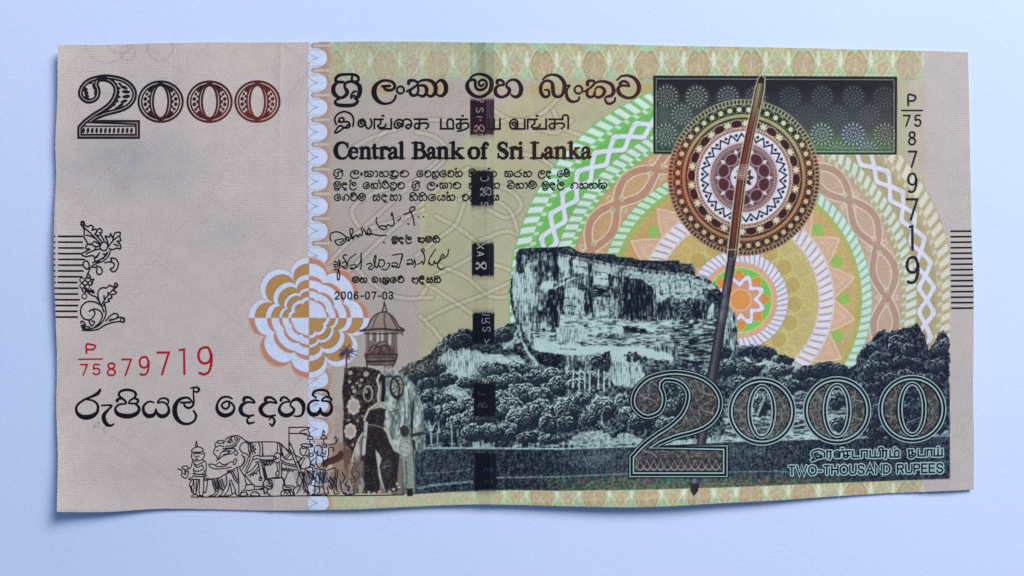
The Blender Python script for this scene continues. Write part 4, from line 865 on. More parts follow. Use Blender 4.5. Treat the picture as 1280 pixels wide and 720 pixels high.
big = [
 (H1, [("250 225 140 215 125 170 180 115 300 100 420 105 480 140 490 180 470 210 410 215 380 180 392 120",[3,3.4,3.6,3.6,3,3,3,3,3,2.6,2.6,2.6]),
       ("160 220 95 290 90 380 140 450 210 475 280 440 310 390 290 340 270 310 270 260 310 225 380 215 450 240 505 290 510 380 490 450 460 475",[3,4.5,5,4,3,4,4.6,4,3,3,3,3,3.6,5,5.4,4.6,3]), ("370 480 375 430 410 380 450 375",2.4), ("380 470 415 440 445 455",2),
       ("420 480 460 500 468 550 400 590 280 600 170 590 118 560 130 515 180 495",[2,3,3.6,4,4.2,4,3.4,2.6,2])]),
 (H1, [("870 292 990 285",3), ("890 292 920 340 990 355 1050 330 1070 290 1040 230 960 200 870 205 780 260 740 340 740 420 780 500 850 555 930 570 1020 545 1070 490 1088 435",[2.2,3,3.2,3.2,3.4,3,2.8,3,4.5,6,6,5,3.6,2.6,2.4,2.8,2.2])]),
 (H1, [("O1160 350 58",2.6)]),
 (H2, [("140 245 150 205 220 198 275 225 290 262",[4,4,3,2.6,2.4]), ("285 260 200 325 110 372",[2.4,3,2.4]), ("175 340 165 400 210 440 270 420 295 350 290 300 340 275 400 290 430 350 410 420 360 450 300 430",[2.4,3.6,3.2,3,2.6,2.2,2.6,3.6,4.4,3.6,3,2.4]), ("290 232 340 200 430 190 520 220 570 300 560 400 500 450 440 430",[2.2,2.6,3,4,5,4.6,3,2.4])]),
 (H2, [("590 235 640 195 700 215 735 290 730 380 680 440 620 440 580 410",[2.4,3,4.4,5.2,5,3.4,2.4,2.2])]),
 (H3, [("165 160 220 115 310 95 420 120 495 190 505 290 470 380 390 440 300 460 210 430 140 360 115 280 140 210 200 185 245 205 245 270 270 330 330 350 400 320 430 260 410 205 350 190 305 220 310 270 350 285 380 250",[2,2.6,2.6,3.6,4.8,5,4.4,3.4,3,3.8,4.8,4.6,3.4,3,3.4,3.2,3.2,3,3,3,2.6,2.6,2.6,2.6,2.6,2])]),
 (H3, [("595 235 600 200 650 190 700 225 702 270",[4,3.6,3,2.6,2.4]), ("700 268 620 280 570 330 575 410 640 460 720 450 780 400 790 340 745 290 760 230 820 190 890 190 950 240 980 330 960 420 900 460 850 450 820 425",[2.4,2.8,4,4.4,3.2,3,4,4,2.6,2.4,2.6,3,4,5,4.6,3.6,2.6,2])]),
 (H4, [("125 130 170 90 240 75 310 95 365 160 370 240 340 310 290 330 250 300 240 230 230 170 190 145 130 160 100 220 110 290 150 330 195 310 190 255 150 250",[2,2.4,2.6,3.4,4.4,4.6,3.4,3,4,4.6,3.4,2.6,3,4,4,3.2,3,2.4,2])]),
 (H4, [("375 205 430 200 400 250 398 320 430 370 480 385 530 365 542 330",[2.2,2.4,2.4,3.8,3.8,2.8,2.6,2])]),
 (H4, [("O532 247 45",2.6)]),
 (H4, [("635 190 640 152 700 145 716 175 660 230 595 270",[4,3.4,2.6,2.6,2.6,2]), ("640 240 630 300 660 330 700 320 720 265",[2.4,3.4,3,2.8,2]), ("722 280 720 315 760 335 810 310 830 260 800 220 750 215 722 245",[2,2.6,3,3.8,4,3,2.2,2]), ("700 185 760 155 840 155 910 190 935 260 910 310 850 330 838 360 860 400 900 405 945 375 950 340",[2.2,2.6,3,4,4.6,4,2.4,2.4,2.8,2.8,2.6,2])]),
 (H4, [("975 135 1020 95 1090 85 1170 115 1220 190 1215 270 1160 330 1080 338 1010 300 985 250 1000 210 1050 198 1112 208",[2.2,2.4,2.8,3.8,4.8,4.6,3.4,3,4,4.4,3.2,2.6,2.2]), ("1005 178 1040 150 1090 165 1112 208",[3.6,3,2.8,2.2])])]
for tr, st in big:
    st = [(q[0], [v*1.08+.15 for v in np.atleast_1d(q[1])]) if not q[0].startswith('O') else q for q in st]
    letter(head, st, tr, 3, headcol)
# value in words, lower left
words = part_empty("sinhala_value_text", label="bold black Sinhala value in words at lower left")
R5=(85,478,10.667); R6=(195,478,10.667); R7=(300,478,10.667); VB=(22,22,30)
for tr, st in ((R5,[("430 100 390 150 300 195 200 240 120 310 115 390 170 450 250 465 340 440 395 380 395 300 340 245 260 228",[3.4,4.6,3,2.8,3,3.6,5.4,6.4,5.4,3.6,3,2.4,2])]),
 (R5,[("450 308 580 305 540 360 482 430 482 500 520 560 570 575 615 552",[2.2,2.4,3,5,5.6,4.6,3,1.6])]),
 (R5,[("655 248 665 225 720 215 765 250 770 282 680 295 632 350 660 415 740 445 830 447 920 410 950 345 900 285 815 278 830 240 880 212 930 230 932 262 900 280",[4,3.6,3,2.6,2.2,2.6,3,5,6,6,5,3.4,2.6,2.2,2.6,2.6,3,3,2]),("730 215 680 170 700 120 780 98 870 115 905 160 880 208",[2,3,3,3.2,3,3.4,2.2])]),
 (R5,[("1145 268 1080 255 1012 310 1010 390 1060 445 1130 440 1165 400 1172 360 1185 405 1230 445 1290 445 1340 400 1342 340 1310 285 1260 262 1198 268 1230 220 1290 210 1335 235 1336 280",[2,2.4,3.2,4,5.4,5,3,2,3.4,5.2,5,4,3,2.4,2.4,2.4,2.2,2.4,2.8,2])]),
 (R6,[("330 268 455 266",2.6),("370 275 390 320 440 340 490 310 505 250 500 150 502 82",[2.4,2.6,3,3,2.4,2,2]),("465 76 540 64 575 90 555 125 515 122",[1.8,2.4,3,2.6,2]),("490 270 440 210 370 205 300 240 255 320 255 420 295 500 360 545 440 550 510 510 535 440 500 378",[2,2.6,3,4.4,6,6.2,5,3.6,3,3,3,2.4])]),
 (R6,[("1015 215 950 190 870 210 820 280 815 360 860 420 930 440 1010 410 1045 340 1010 280 950 250 890 280 880 320 930 352 975 320 970 275",[2.2,2.6,3,3,4,5.2,5.2,4.2,2.8,2.6,2.6,2.6,2.6,2.6,2.6,2])]),
 (R7,[("50 235 65 203 120 200 170 230 195 270 110 262 40 290 8 350 30 415 100 447 182 437",[4.4,4,3,2.8,2.2,2.6,4.4,5.4,4.8,3.4,2.2]),("135 452 95 500 120 545 190 530",[2,2.6,3.2,1.8])]),
 (R7,[("340 237 350 205 410 200 460 230 487 275 400 260 320 290 275 350 300 415 370 452 472 437",[4.4,4,3,2.8,2.2,2.6,4.6,5.8,5,3.4,2.2]),("390 498 412 470 450 480 460 530 430 577 398 548",[1.8,2,2.6,3.4,2.8,1.8])]),
 (R7,[("545 240 560 205 610 200 660 252 590 265 540 310 525 370 565 425 630 440 690 415 722 360 672 300 700 245 770 222 835 275 850 350 825 430 770 452 720 445",[3.6,3.2,2.6,2.2,2.4,3,4,5,5.4,4.4,3,2.2,3,5,5.6,4.4,3,2.4,1.6])]),
 (R7,[("1050 243 980 240 920 290 915 370 960 425 1030 420 1065 370 1072 345 1090 405 1150 432 1210 390 1222 310 1180 255 1095 243 1115 210 1170 190 1218 220 1215 250",[2.2,2.8,3,4.4,5.4,5,3,2,4,5.4,4.6,3.2,2.6,2.2,2.4,2.6,2.8,2]),("1020 207 972 160 1010 112 1090 98 1170 125 1185 185",[2,3,3,3.2,3,2.4])])):
    letter(words, st, tr, 3, VB)

# --- serif lettering
SER = {  # boxes 0..1 wide, 0 baseline .. 1 cap height; (path, width in px)
 'C':[(".92 .68 .93 .96",1.6),(".9 .8 .74 .97 .5 1 .24 .86 .13 .5 .26 .13 .54 .0 .78 .04 .95 .22",[1.6,2.2,2.4,3.6,4.6,3.8,2.4,2.0,1.5])],
 'e':[(".22 .38 .82 .40",1.7),(".84 .38 .78 .58 .54 .68 .28 .6 .16 .34 .28 .08 .56 .01 .88 .14",[2.4,2.6,2,3,3.8,3,2.4,1.5])],
 'n':[(".06 .64 .28 .66",1.6),(".26 .66 .26 .02",3.4),(".06 .01 .46 .01",1.5),(".28 .5 .48 .67 .7 .64 .76 .46 .76 .02",[1.6,2.6,3.4,3.5,3.5]),(".58 .01 .97 .01",1.5)],
 't':[(".12 .64 .92 .64",1.7),(".2 .66 .5 .88",1.6),(".46 .84 .46 .14 .62 .02 .92 .1",[3.2,3.4,2.6,1.5])],
 'r':[(".06 .64 .34 .66",1.6),(".36 .66 .36 .02",3.4),(".06 .01 .66 .01",1.5),(".4 .48 .62 .68 .92 .62",[1.8,3,3.8])],
 'a':[(".2 .5 .28 .63 .5 .68 .7 .58 .72 .36 .72 .1 .8 .02 .97 .1",[3,2.2,2.2,3.2,3.5,3,2,1.4]),(".7 .4 .4 .34 .18 .2 .24 .02 .48 .02 .7 .2",[1.6,2.2,3.4,3,2.2,1.6])],
 'l':[(".1 .97 .5 1",1.5),(".5 1 .5 .02",3.5),(".08 .01 .92 .01",1.5)],
 'B':[(".03 .98 .5 .98",1.6),(".28 .98 .28 .02",3.7),(".03 .01 .6 .01",1.6),(".4 .98 .7 .95 .8 .76 .7 .57 .36 .53",[1.6,2.6,3.8,2.6,1.6]),(".6 .53 .82 .44 .9 .26 .78 .06 .4 .01",[1.6,3,4.0,2.8,1.6])],
 'k':[(".02 .97 .24 1",1.5),(".25 1 .25 .02",3.4),(".02 .01 .46 .01",1.5),(".3 .28 .74 .64",1.8),(".56 .65 .92 .65",1.5),(".42 .38 .84 .03",3.3),(".62 .01 1 .01",1.5)],
 'o':[(".5 .68 .24 .6 .14 .34 .24 .08 .5 0 .76 .08 .86 .34 .76 .6 .5 .68",[2,3,3.9,3,2,3,3.9,3,2])],
 'f':[(".92 .86 .72 .98 .48 .88 .42 .66 .42 .02",[3,2.2,3,3.4,3.4]),(".1 .64 .82 .64",1.6),(".1 .01 .76 .01",1.5)],
 'S':[(".82 .7 .84 .96",1.5),(".82 .8 .6 .98 .3 .92 .2 .74 .34 .58 .64 .46 .84 .28 .74 .06 .46 0 .16 .16",[1.6,2.2,3,3.4,4.2,4.4,3.8,2.8,2.2,1.6]),(".16 .3 .14 .04",1.5)],
 'i':[(".1 .64 .5 .66",1.5),(".5 .66 .5 .02",3.5),(".06 .01 .94 .01",1.5),(".46 .95 .5 .95",3.6)],
 'L':[(".03 .98 .62 .98",1.6),(".3 .98 .3 .02",3.7),(".03 .01 .86 .01",1.8),(".86 .02 .93 .3",2.2)]}
eng = part_empty("english_heading", label="bold serif line reading Central Bank of Sri Lanka")
def serif(ch, x0, x1, base, cap, col):
    letter(eng, [(" ".join("%.2f %.2f" % (x0+px_*(x1-x0), base-py_*cap) for px_, py_ in pts(s)), (w*1.28+.3 if np.isscalar(w) else [q*1.28+.3 for q in w])) for s, w in SER[ch]], (0,0,1), 2, col)
for ch, x0, x1 in (('C',417.2,435.6),('e',435,448.4),('n',448.3,464.6),('t',464,473),('r',473,485),('a',484.5,498),('l',498,505.8),('B',514.5,532.4),('a',533,545.2),('n',545,561.6),('k',562,580),
                   ('o',584.6,600.2),('f',600.2,610.4),('S',620.6,636),('r',636.6,647),('i',647,654.6),('L',663,679.4),('a',679.6,692),('n',692,709.2),('k',709.8,725.8),('a',725.8,739)):
    serif(ch, x0, x1 + (x1-x0)*.02, 198.0 - (x0-417)*.0012, 19.8, headcol)

# --- digits
DIG = {'2':".1 .22 .3 .02 .7 .02 .92 .25 .85 .48 .1 1 .95 1", '5':".85 .02 .25 .02 .18 .45 .5 .38 .85 .5 .92 .72 .75 .95 .4 1 .1 .85", '7':".05 .02 .95 .02 .4 1",
  '8':[".5 .02 .2 .1 .17 .3 .35 .45 .5 .47 .65 .45 .83 .3 .8 .1 .5 .02", ".5 .47 .2 .58 .08 .78 .25 .97 .5 1 .75 .97 .92 .78 .8 .58 .5 .47"],
  '9':".9 .3 .75 .05 .5 0 .2 .08 .08 .3 .2 .52 .5 .6 .78 .52 .92 .3 .9 .62 .75 .9 .45 1 .15 .95", '1':".3 .05 .55 0 .55 1", 'P':[".1 1 .1 .02 .6 .02 .92 .12 .95 .3 .85 .5 .6 .58 .1 .58"]}
def digit(par, ch, x0, y0, x1, y1, w, col):
    st = DIG[ch]; st = st if isinstance(st, list) else [st]; k = Ink(2)
    for s in st:
        k.stroke([(x0+a*(x1-x0), y0+b*(y1-y0)) for a, b in pts(s)], w, col, smooth=(ch in '89253' or ch == 'P'))
    return k.build("digit" if ch != 'P' else "letter", par)
red = part_empty("serial_number", label="red serial number growing in size to the right")
RC = lambda x, y: (168, 30, 44)
digit(red,'P',107,430.5,119.5,441.5,2.3,RC)
k = Ink(2); k.stroke([(98.6,449),(128,448.6)],1.8,RC,smooth=False); k.build("fraction_bar", red)
for ch, a, b, c, d_, w in (('7',100.5,455.5,109.5,468.5,1.7),('5',115.5,455.5,125.5,468,1.7),('8',133.5,453.5,145,469,1.9),('7',152,448.8,164.5,468.8,2.0),('9',173.5,446,187,468.5,2.2),('7',196,440,212,468,2.4),('9',246.5,434,266,467.8,2.8)): digit(red,ch,a,b,c,d_,w+.3,RC)
k = Ink(2); k.stroke([(224.6,437.5),(230,436.5),(230.6,467.5)],2.6,RC,smooth=False); k.build("digit", red)
blk = part_empty("serial_number", label="dark vertical serial number at the right edge")
DC = lambda x, y: (34, 36, 46)
digit(blk,'P',1134.5,118.5,1145,131.5,2.4,DC); k = Ink(2); k.stroke([(1127.5,138),(1153,138)],2,DC,smooth=False); k.build("fraction_bar", blk)
for ch, a, b, c, d_, w in (('7',1129,144,1138,157.5,1.7),('5',1143,144,1151.5,157.5,1.7),('8',1135.5,164.5,1145,180.5,1.8),('7',1135.5,189,1146,208.5,2),('9',1134.5,217,1146.5,240,2.2),('7',1132.5,248.5,1147.5,274.5,2.4),('9',1132.5,321.5,1149,353.5,3.0)): digit(blk,ch,a,b,c,d_,w+.45,DC)
k = Ink(2); k.stroke([(1137.5,283.5),(1140.5,282.5),(1140.8,312)],3.1,DC,smooth=False); k.build("digit", blk)

# --- rows of short bars at both ends
for nm_, sx, xr_, y_a, n_, dy in (("left", None, 0, 295.4, 15, 7.2), ("right", None, 0, 288.8, 15, 6.87)):
    par = part_empty("edge_marking", label=f"stack of short black bars at the {nm_} edge")
    ends = [104,103.5,105,101.5,106,103,104.5,103,97,98.5,98,100,98,97,97.5]
    for i in range(n_):
        yy = y_a + i*dy; k = Ink(2)
        if nm_ == "left": xl_ = by_y(lc_, yy)+.3; k.stroke([(xl_,yy),(ends[i],yy)], 2.1, BLK, smooth=False, caps=False)
        else: k.stroke([(1188.2+i*.06, yy+.2),(by_y(rc_, yy)-.4, yy)], 2.1, (26,24,34), smooth=False, caps=False)
        k.build("bar", par)

# --- flower scroll
T4 = (60,265,4.5); k = Ink(2); LC = (26,26,36)
for s in ("195 80 185 70 188 55 200 53 206 68 197 80","195 75 210 76 225 82 240 74 255 85 248 102 268 96 276 110 264 125 286 134","193 78 204 100 204 125 205 145 215 160 225 180 245 180 262 166 290 182","200 85 230 110 262 142 292 176","215 130 240 135 262 146",
  "302 168 290 150 270 128 275 105 290 92 304 104 300 120 289 113","318 168 305 140 292 126","340 195 335 165 322 135 345 141 352 122 366 145 376 118 406 115 404 140 410 160 390 165 406 182 408 206 385 203 365 211 345 206","340 195 362 165 396 135","365 160 368 145","372 180 395 190",
  "300 175 320 168 336 185 330 210 310 217 293 200 300 175","298 185 270 195 240 180 220 185 213 205 235 210 190 235 213 250 245 245 260 250 265 275 285 280 295 265 312 260 322 240 335 225","298 207 260 215 215 235","275 195 262 212","290 228 275 255","262 262 290 230","310 235 330 240",
  "350 218 342 245 312 275 272 290 242 310 225 345 213 372","335 225 326 245 292 268 252 285","225 322 204 310 198 290 212 274 228 285 232 308 222 322","320 285 358 275 353 260 380 263 396 290 386 325 366 336 350 320 368 312 372 290 350 280","252 310 275 315 274 340 290 352 306 335 296 312 272 302",
  "222 345 240 365 225 372","240 380 258 378 248 395 244 410","225 440 252 452 240 432","190 432 200 450 215 448 205 430","200 425 240 465 272 480 302 530 315 562","230 440 258 455 255 440","215 430 235 460",
  "300 530 285 490 280 460 290 435 310 425 330 427 345 413 368 420 378 400 390 406 388 420 368 440 386 450 375 462 354 465 360 482 338 490 345 502 320 510 313 528","300 525 326 482 355 448 384 415","318 495 315 470","340 470 338 450",
  "292 520 260 505 220 505 190 530 184 570 205 600 235 606 255 590 264 568 252 548 232 558 262 545 292 556 306 580 292 620 262 648","320 520 326 570 310 612 280 642 240 656 205 656 188 640 210 632 190 612 185 625","230 610 245 640 262 620 246 612","200 640 235 648",
  "325 612 350 585 374 570 396 580 380 600 350 605","345 612 380 600 405 592 430 600 426 620 405 616 360 622 320 636 280 660 230 666 202 664"):
    k.stroke(s, 1.8, LC, tr=T4)
for a,b,r in ((208,398,13),(192,382,13),(226,380,13),(240,400,12),(222,420,12),(192,415,13),(205,474,14),(195,65,6),(418,607,10),(202,658,9),(196,640,6)): k.circle(60+a/4.5, 265+b/4.5, r/4.5, r/4.5, 1.3, LC, 14)
k.build("floral_scroll", label="black outline flower and leaf scroll")

# --- ornamental numerals
TWO = "60 235 75 170 130 110 200 75 290 60 400 68 500 98 570 155 602 225 592 300 545 362 470 405 380 432 290 458 210 487"
TWO_IN = "210 487 200 415"
def numeral2(par, mp, dark, pale, infill, wo, wi, layer=2, name="numeral"):
    P = [mp(a, b) for a, b in OUT2]
    def offs(P, dlt):
        Q = []; n = len(P)
        for i in range(n):
            a, b, c = np.array(P[i-1]), np.array(P[i]), np.array(P[(i+1)%n]); u = b-a; v = c-b; u = u/np.hypot(*u); v = v/np.hypot(*v)
            nn = np.array([-u[1]-v[1], u[0]+v[0]]); L = np.hypot(*nn); nn = nn/L; cs = max(.45, abs(nn@np.array([-u[1],u[0]]))); Q.append(tuple(b+nn*dlt/cs))
        return Q
    return P, offs
def ornate_small():
    def mp(a, b): return (90+a/7.42, 85+b/7.42)
    par = part_empty("numeral", label="ornate dark numeral at the upper left")
    red_ = lambda x, y: (lambda t: (30+86*t, 28+18*t, 36+6*t))(min(max((x-165)/170 + (y-125)/120, 0), 1)*.85)
    pale = lambda x, y: (168,156,160)
    P, offs = numeral2(par, mp, None, None, None, 0, 0)
    k = Ink(2)
    In = offs(P, 2.6)
    # dark body between the contour and the paper: two dark lines with a pale line between
    k.stroke(offs(P, 1.3), 2.9, red_, smooth=False, closed=True); k.stroke(offs(P, 4.9), 2.3, red_, smooth=False, closed=True)
    for c_ in ((112,118,5,6),): 
        for i in range(4): k.blob(106.5+i*.9, 110.5+i*4.0, 4.0, 1.7, red_, rot=.5+.1*i)
        k.blob(117.5,108,1.8,5,red_,rot=-.3); k.blob(119,116,1.4,4,red_); k.blob(114,103,3,1.4,red_,rot=-.7); 
    for a_,b_,rx,ry,ro in ((150,105,2.8,1.5,.5),(155,109,5,2.0,.35),(157.5,114.5,5.4,2.2,.1),(158,120.5,5.2,2.2,-.15),(155,126.5,4.8,2.0,-.35),(151,131.5,4.2,1.8,-.5),(145.5,135.3,3.6,1.6,-.6),(149,110,2.2,1.3,.6),(148,115,2.2,1.5,.2),(149,121,2.2,1.4,0),(146.5,126.5,2.2,1.4,-.4),(143,131,2.4,1.2,-.6),(145,104,1.6,1,.6)): k.blob(a_,b_,rx,ry,red_,rot=ro)
    k.stroke("124 144 134 137 142 131 147 122 148 112 145 104", [1.2,2.2,2.2,2,1.8,1.2], red_)
    for i in range(12): k.blob(104.5+i*5.45, 163.0, 1.75, 3.6, red_, rot=.1)
    k.stroke([(103,157.6),(170,157.6)],1.6,red_,smooth=False); k.stroke([(103,168.6),(171,168.6)],1.3,red_,smooth=False)
    k.build("digit", par)
    for cx, cy in ((200.8,126.9),(262,127),(321.8,126.8)):
        k = Ink(2); k.circle(cx,cy,27.6,25.2,2.7,red_,48); k.circle(cx,cy,23.6,21.6,2.0,red_,44)
        k.circle(cx,cy,9.6,20.6,2.6,red_,36); k.circle(cx,cy,13.2,22.6,2.2,red_,36)
        for sg in (-1,1):
            for yy, xx, rr in ((-9.5,17,1.9),(-3.4,19,2.5),(3.2,19,2.5),(9.2,17,2.0)): k.blob(cx+sg*xx,cy+yy,rr*.95,rr,red_)
            for yy, xx, rr in ((-13.5,14.5,1.3),(-6.5,14.7,1.3),(0,15,1.7),(6.3,14.7,1.3),(13.5,14.5,1.3)): k.blob(cx+sg*xx,cy+yy,rr,rr*1.3,red_,rot=.3)
            for q_ in (-1,1): k.stroke([(cx+sg*12.6,cy+q_*13),(cx+sg*10.5,cy+q_*18.5),(cx+sg*15.5,cy+q_*15)],[3.2,3.6,1.4],red_)
        k.build("digit", par)
def ornate_big():
    def mp(a, b): return (787.5+(a-50)/7.42*1.553, 463+(b-60)/7.42*1.655)
    par = part_empty("numeral", label="large outlined numeral over the landscape at lower right")
    D = lambda x, y: (17,24,36); W = lambda x, y: (150,176,182); F = lambda x, y: (66,66,72)
    P, offs = numeral2(par, mp, None, None, None, 0, 0)
    k = Ink(2)
    k.stroke(P, 1.1, W, smooth=False, closed=True); k.stroke(offs(P,2.0), 3.0, D, smooth=False, closed=True); k.stroke(offs(P,4.4), 1.6, W, smooth=False, closed=True); k.stroke(offs(P,6.0), 1.6, D, smooth=False, closed=True)
    k.stroke(offs(P,-1.3), 1.4, D, smooth=False, closed=True)
    k.build("digit", par)
    for cx, cy in ((952.4,514.4),(1046.4,513),(1140.3,511.3)):
        k = Ink(2)
        k.circle(cx,cy,42,42,1.2,W,64); k.circle(cx,cy,40,40,2.6,D,64); k.circle(cx,cy,37.7,37.6,1.9,W,64); k.circle(cx,cy,35.6,35.6,1.6,D,60)
        k.circle(cx,cy,17.3,33.8,1.5,W,44); k.circle(cx,cy,15,32,1.8,D,44); k.circle(cx,cy,12.8,30.0,1.5,W,40); k.circle(cx,cy,18.9,35,1.2,D,44)
        k.build("digit", par)
ornate_small(); ornate_big()

# --- small Sinhala text: a stroke alphabet in unit boxes (x 0..1, y 0 top .. 1 foot)
SG = {
 'va':["0 .35 .2 .08 .55 0 .9 .25 .95 .65 .7 .98 .3 1 .06 .75 .1 .45 .4 .4","0.1 .42 .3 .25 .42 .4"], 'la':[".3 .3 .6 .28",".35 .3 .45 .5 .8 .5 .95 .25 .7 0 .3 .05 .05 .4 .05 .9 .35 1.25 .8 1.2 .98 .9"],
 'ma':["0 .2 .3 -.1 .75 -.1 1 .3 .95 .75 .6 1 .25 .95 0 .6 .05 .25 .25 .2 .3 .55 .55 .65 .75 .4 .6 .2 .45 .35"], 'ka':["0 .35 .1 .1 .35 .2 .05 .5 .1 .95 .3 .95 .4 .6 .45 .95 .65 1 .75 .6 .5 .5 .4 .6",".4 .25 .7 .05 1 .35 .95 .85 .75 .95"],
 'aa':["0 .2 .3 .05 .6 .2 .75 .6 .5 1 .2 .95"], 'n':["0 .4 .15 .15 .4 .35 .1 .5 .05 .9 .35 1 .5 .75 .35 .55",".45 .3 .7 .1 1 .35 .95 .85 .7 1 .55 .85"], 'ta':["0 .35 .2 .1 .45 .3 .1 .5 .1 .95 .45 1 .5 .6",".45 .35 .75 .1 1 .4 .9 .95 .6 1"],
 'da':["0 .35 .2 .05 .6 .15 .75 .35 .3 .35 .05 .65 .3 .98 .7 .95","0.45 1 .35 1.2 .6 1.3 .8 1.2"], 'ya':[".35 .2 .1 .35 .05 .8 .3 1 .5 .7 .7 1 .95 .8 .9 .4 .6 .3 .75 .1 .95 .3"], 'ga':["0 .7 .2 1 .35 .7 .2 .4 .1 .6",".2 .4 .5 .05 .9 .3 .95 .8 .7 1"],
 'na':["0 .4 .2 .2 .3 .5 .1 .9 .3 1 .45 .6 .5 .95 .7 .95 .75 .4",".5 .3 .8 .1 1 .45 .95 1"], 'e':[".95 .15 .6 0 .2 .15 0 .6 .3 1 .75 .95 .95 .6 .7 .35 .4 .5 .55 .7 .7 .6"], 'u':["0 .2 .5 .2 .3 .6 .5 .95 .9 .8"],
 'ra':[".9 -.2 .5 .15 .1 .4 .05 .8 .4 1 .85 .85 .9 .5 .6 .3"], 'sa':["0 .3 .2 .1 .35 .3 .1 .5 .1 .95 .35 1 .5 .7 .65 1 .9 .9 .95 .5 .7 .35 .5 .5",".55 .15 .8 .05 .95 .2"], 'ha':["0 .3 .2 .05 .4 .25 .1 .45 .05 .85 .35 1 .6 .8 .5 .5 .6 .2 .85 .1 1 .5 .85 1 .65 .9"],
 'sri':["0 .1 .5 -.25 1 .05 .7 .2",".2 .2 0 .6 .35 1 .55 .6 .4 .35 .7 .15 1 .5 .9 .95",".1 1.2 .5 1.35 .9 1.15"], 'o':["0 .7 .3 .2 .8 .1 1 .6 .7 1 .3 1 .05 .7 .4 .5 .7 .7"], 'i':["0 0 .5 -.3 1 0"], 'al':["0 0 .1 -.4 .3 -.25"], 'uu':["0 1.05 .3 1.3 .7 1.3 1 1.0"], 'dot':["0 .5 .3 .35 .5 .6 .2 .75 0 .5"],
 'a':["0 .3 .2 .05 .4 .3 .1 .6 .3 1 .6 .9",".45 .5 .7 .1 1 .4 .9 1 .6 1.3"], 'ba':["0 .2 .4 -.1 .8 .1 .95 .6 .7 1 .5 .8 .45 .4 .2 .3 .05 .7 .3 1 .4 .7"], 'tta':["0 .2 .5 0 .95 .3 .95 .8 .6 1 .2 .9 0 .5",".2 .3 .5 .4"]}
def sinhala(par_name, spec, base, h, w, col, label=None, slope=0):
    """spec: list of (glyph codes, x0, x1) - one per word; '+' stacks a sign on the letter before it"""
    k = Ink(2); top = base-h
    for codes, x0, x1 in spec:
        toks = codes.split(); slots = [t for t in toks if t[0] != '+']; ws = [.45 if t in ('aa','u') else (.35 if t == 'dot' else 1) for t in slots]; tot = sum(ws); x = x0; u = (x1-x0)/tot; li = -1; lx = x0; lw = u
        for t in toks:
            if t[0] == '+': ax, aw, g = lx, lw, t[1:]
            else: li += 1; ax, aw, g = x, ws[li]*u, t; lx, lw = ax, aw*.86; x += ws[li]*u
            for s in SG[g]: k.stroke([(ax+a*aw*.86, top+(b)*h + slope*(ax-x0)) for a, b in pts(s)], w, col, caps=False)
    return k.build(par_name, label=label)
tb_ = (30,26,30)
sinhala("sinhala_text_line",[("sri",417,430.5),("la dot ka aa n tta +u +uu va",438,513),("e va n +uu e va n +al",521,579),("n +i ka n +al",586,622),("ka ra n",631,666),("la da",673,692),("e ma +i",697,713)],220.8,7.6,1.48,tb_)
sinhala("sinhala_text_line",[("ma +uu da la +al",417.5,447),("e n aa +al tta +i tta +uu va",454,507),("sri",515,526),("la dot ka aa va",534,578),("ta u la n",586,626),("o +i n aa ma +i",634,672),("ma +uu da la +al",678,706.5),("ga n n ka +al",713,760)],235.3,7.4,1.48,tb_)
sinhala("sinhala_text_line",[("e ga va +i ma",418,458),("sa da ha aa",466,503),("n +i ta +i e ya n +al",512,570),("va la ga",578,606),("ya",616,625)],250.4,7.6,1.48,tb_)
sinhala("sinhala_text_line",[("ma +uu da la +al",490,516),("a +u ma ta +i",522,551)],302.5,6.2,1.6,tb_)
sinhala("sinhala_text_line",[("ma ha",440.5,460),("ba u ka +uu e va +i",465,506.5),("a da +i sa ta +i",514.5,552)],353,6.4,1.6,tb_)

# --- signatures
def sig(ss, tr, w, label):
    k = Ink(2)
    for s in ss: k.stroke(s, w, (24,22,28), tr=tr)
    k.build("signature", label=label)
sig(["70 385 58 360 62 320 100 300 150 305 200 340 210 370 195 400 160 420 130 422 110 400 105 380 140 372 175 365 180 385 150 400","195 375 215 350 235 355 225 385 240 380 255 345 245 300 250 268 275 280 262 330 270 365 290 340 300 330 318 345 335 320 352 335 365 310 350 270 365 262 390 300 400 325 420 265 440 290 445 320 420 330 400 315 430 315 480 325 540 335 588 330",
  "262 360 300 330 330 350","495 165 492 200 510 240 540 270 570 278 590 262 575 245 540 240 520 250","590 250 600 232 640 245 660 225 655 180 640 120 632 150","692 190 712 183 722 165","752 130 780 128 820 110 855 90 850 65 820 68 808 95 830 140 845 190 852 238","790 220 798 228","886 158 892 162","935 155 940 158","560 395 572 405"],
  (405,250,7.53), [1.5], "handwritten signature above the first title")
sig(["95 165 120 170 125 195 95 190 110 220 140 200 140 150 150 170 150 210 130 260 125 310 135 340 148 310 140 250 120 240 95 240","170 180 200 165 215 190 190 215 165 205 200 230 225 205 205 160 180 120 200 100 215 105","215 190 240 140 270 115 300 92","250 200 290 195 300 215 265 235 250 225 300 220 345 160 350 85 352 190 345 235",
  "405 190 440 180 450 205 420 225 440 240 470 215 490 130 485 105 470 150 480 200 500 220 520 160 525 140 515 200 540 215 570 190 560 150 530 150","545 235 590 240 620 190 600 180","640 180 680 175 690 200 650 215 640 200 700 222 715 190 740 100 700 95 645 105","720 180 735 110",
  "780 155 820 145 830 175 790 195 785 180 840 190 850 150 862 190 850 220","880 190 905 180 925 160 935 190 950 150 940 90 915 60 935 45 945 60 925 75","985 190 990 150 1010 110 1050 50","985 170 1020 200 1040 160 1050 185 1080 165 1110 100 1130 110 1100 150 1070 190 1080 225 1110 238 1140 215","1130 135 1165 100 1172 50"],
  (405,305,7.53), [1.45], "handwritten signature above the second title")

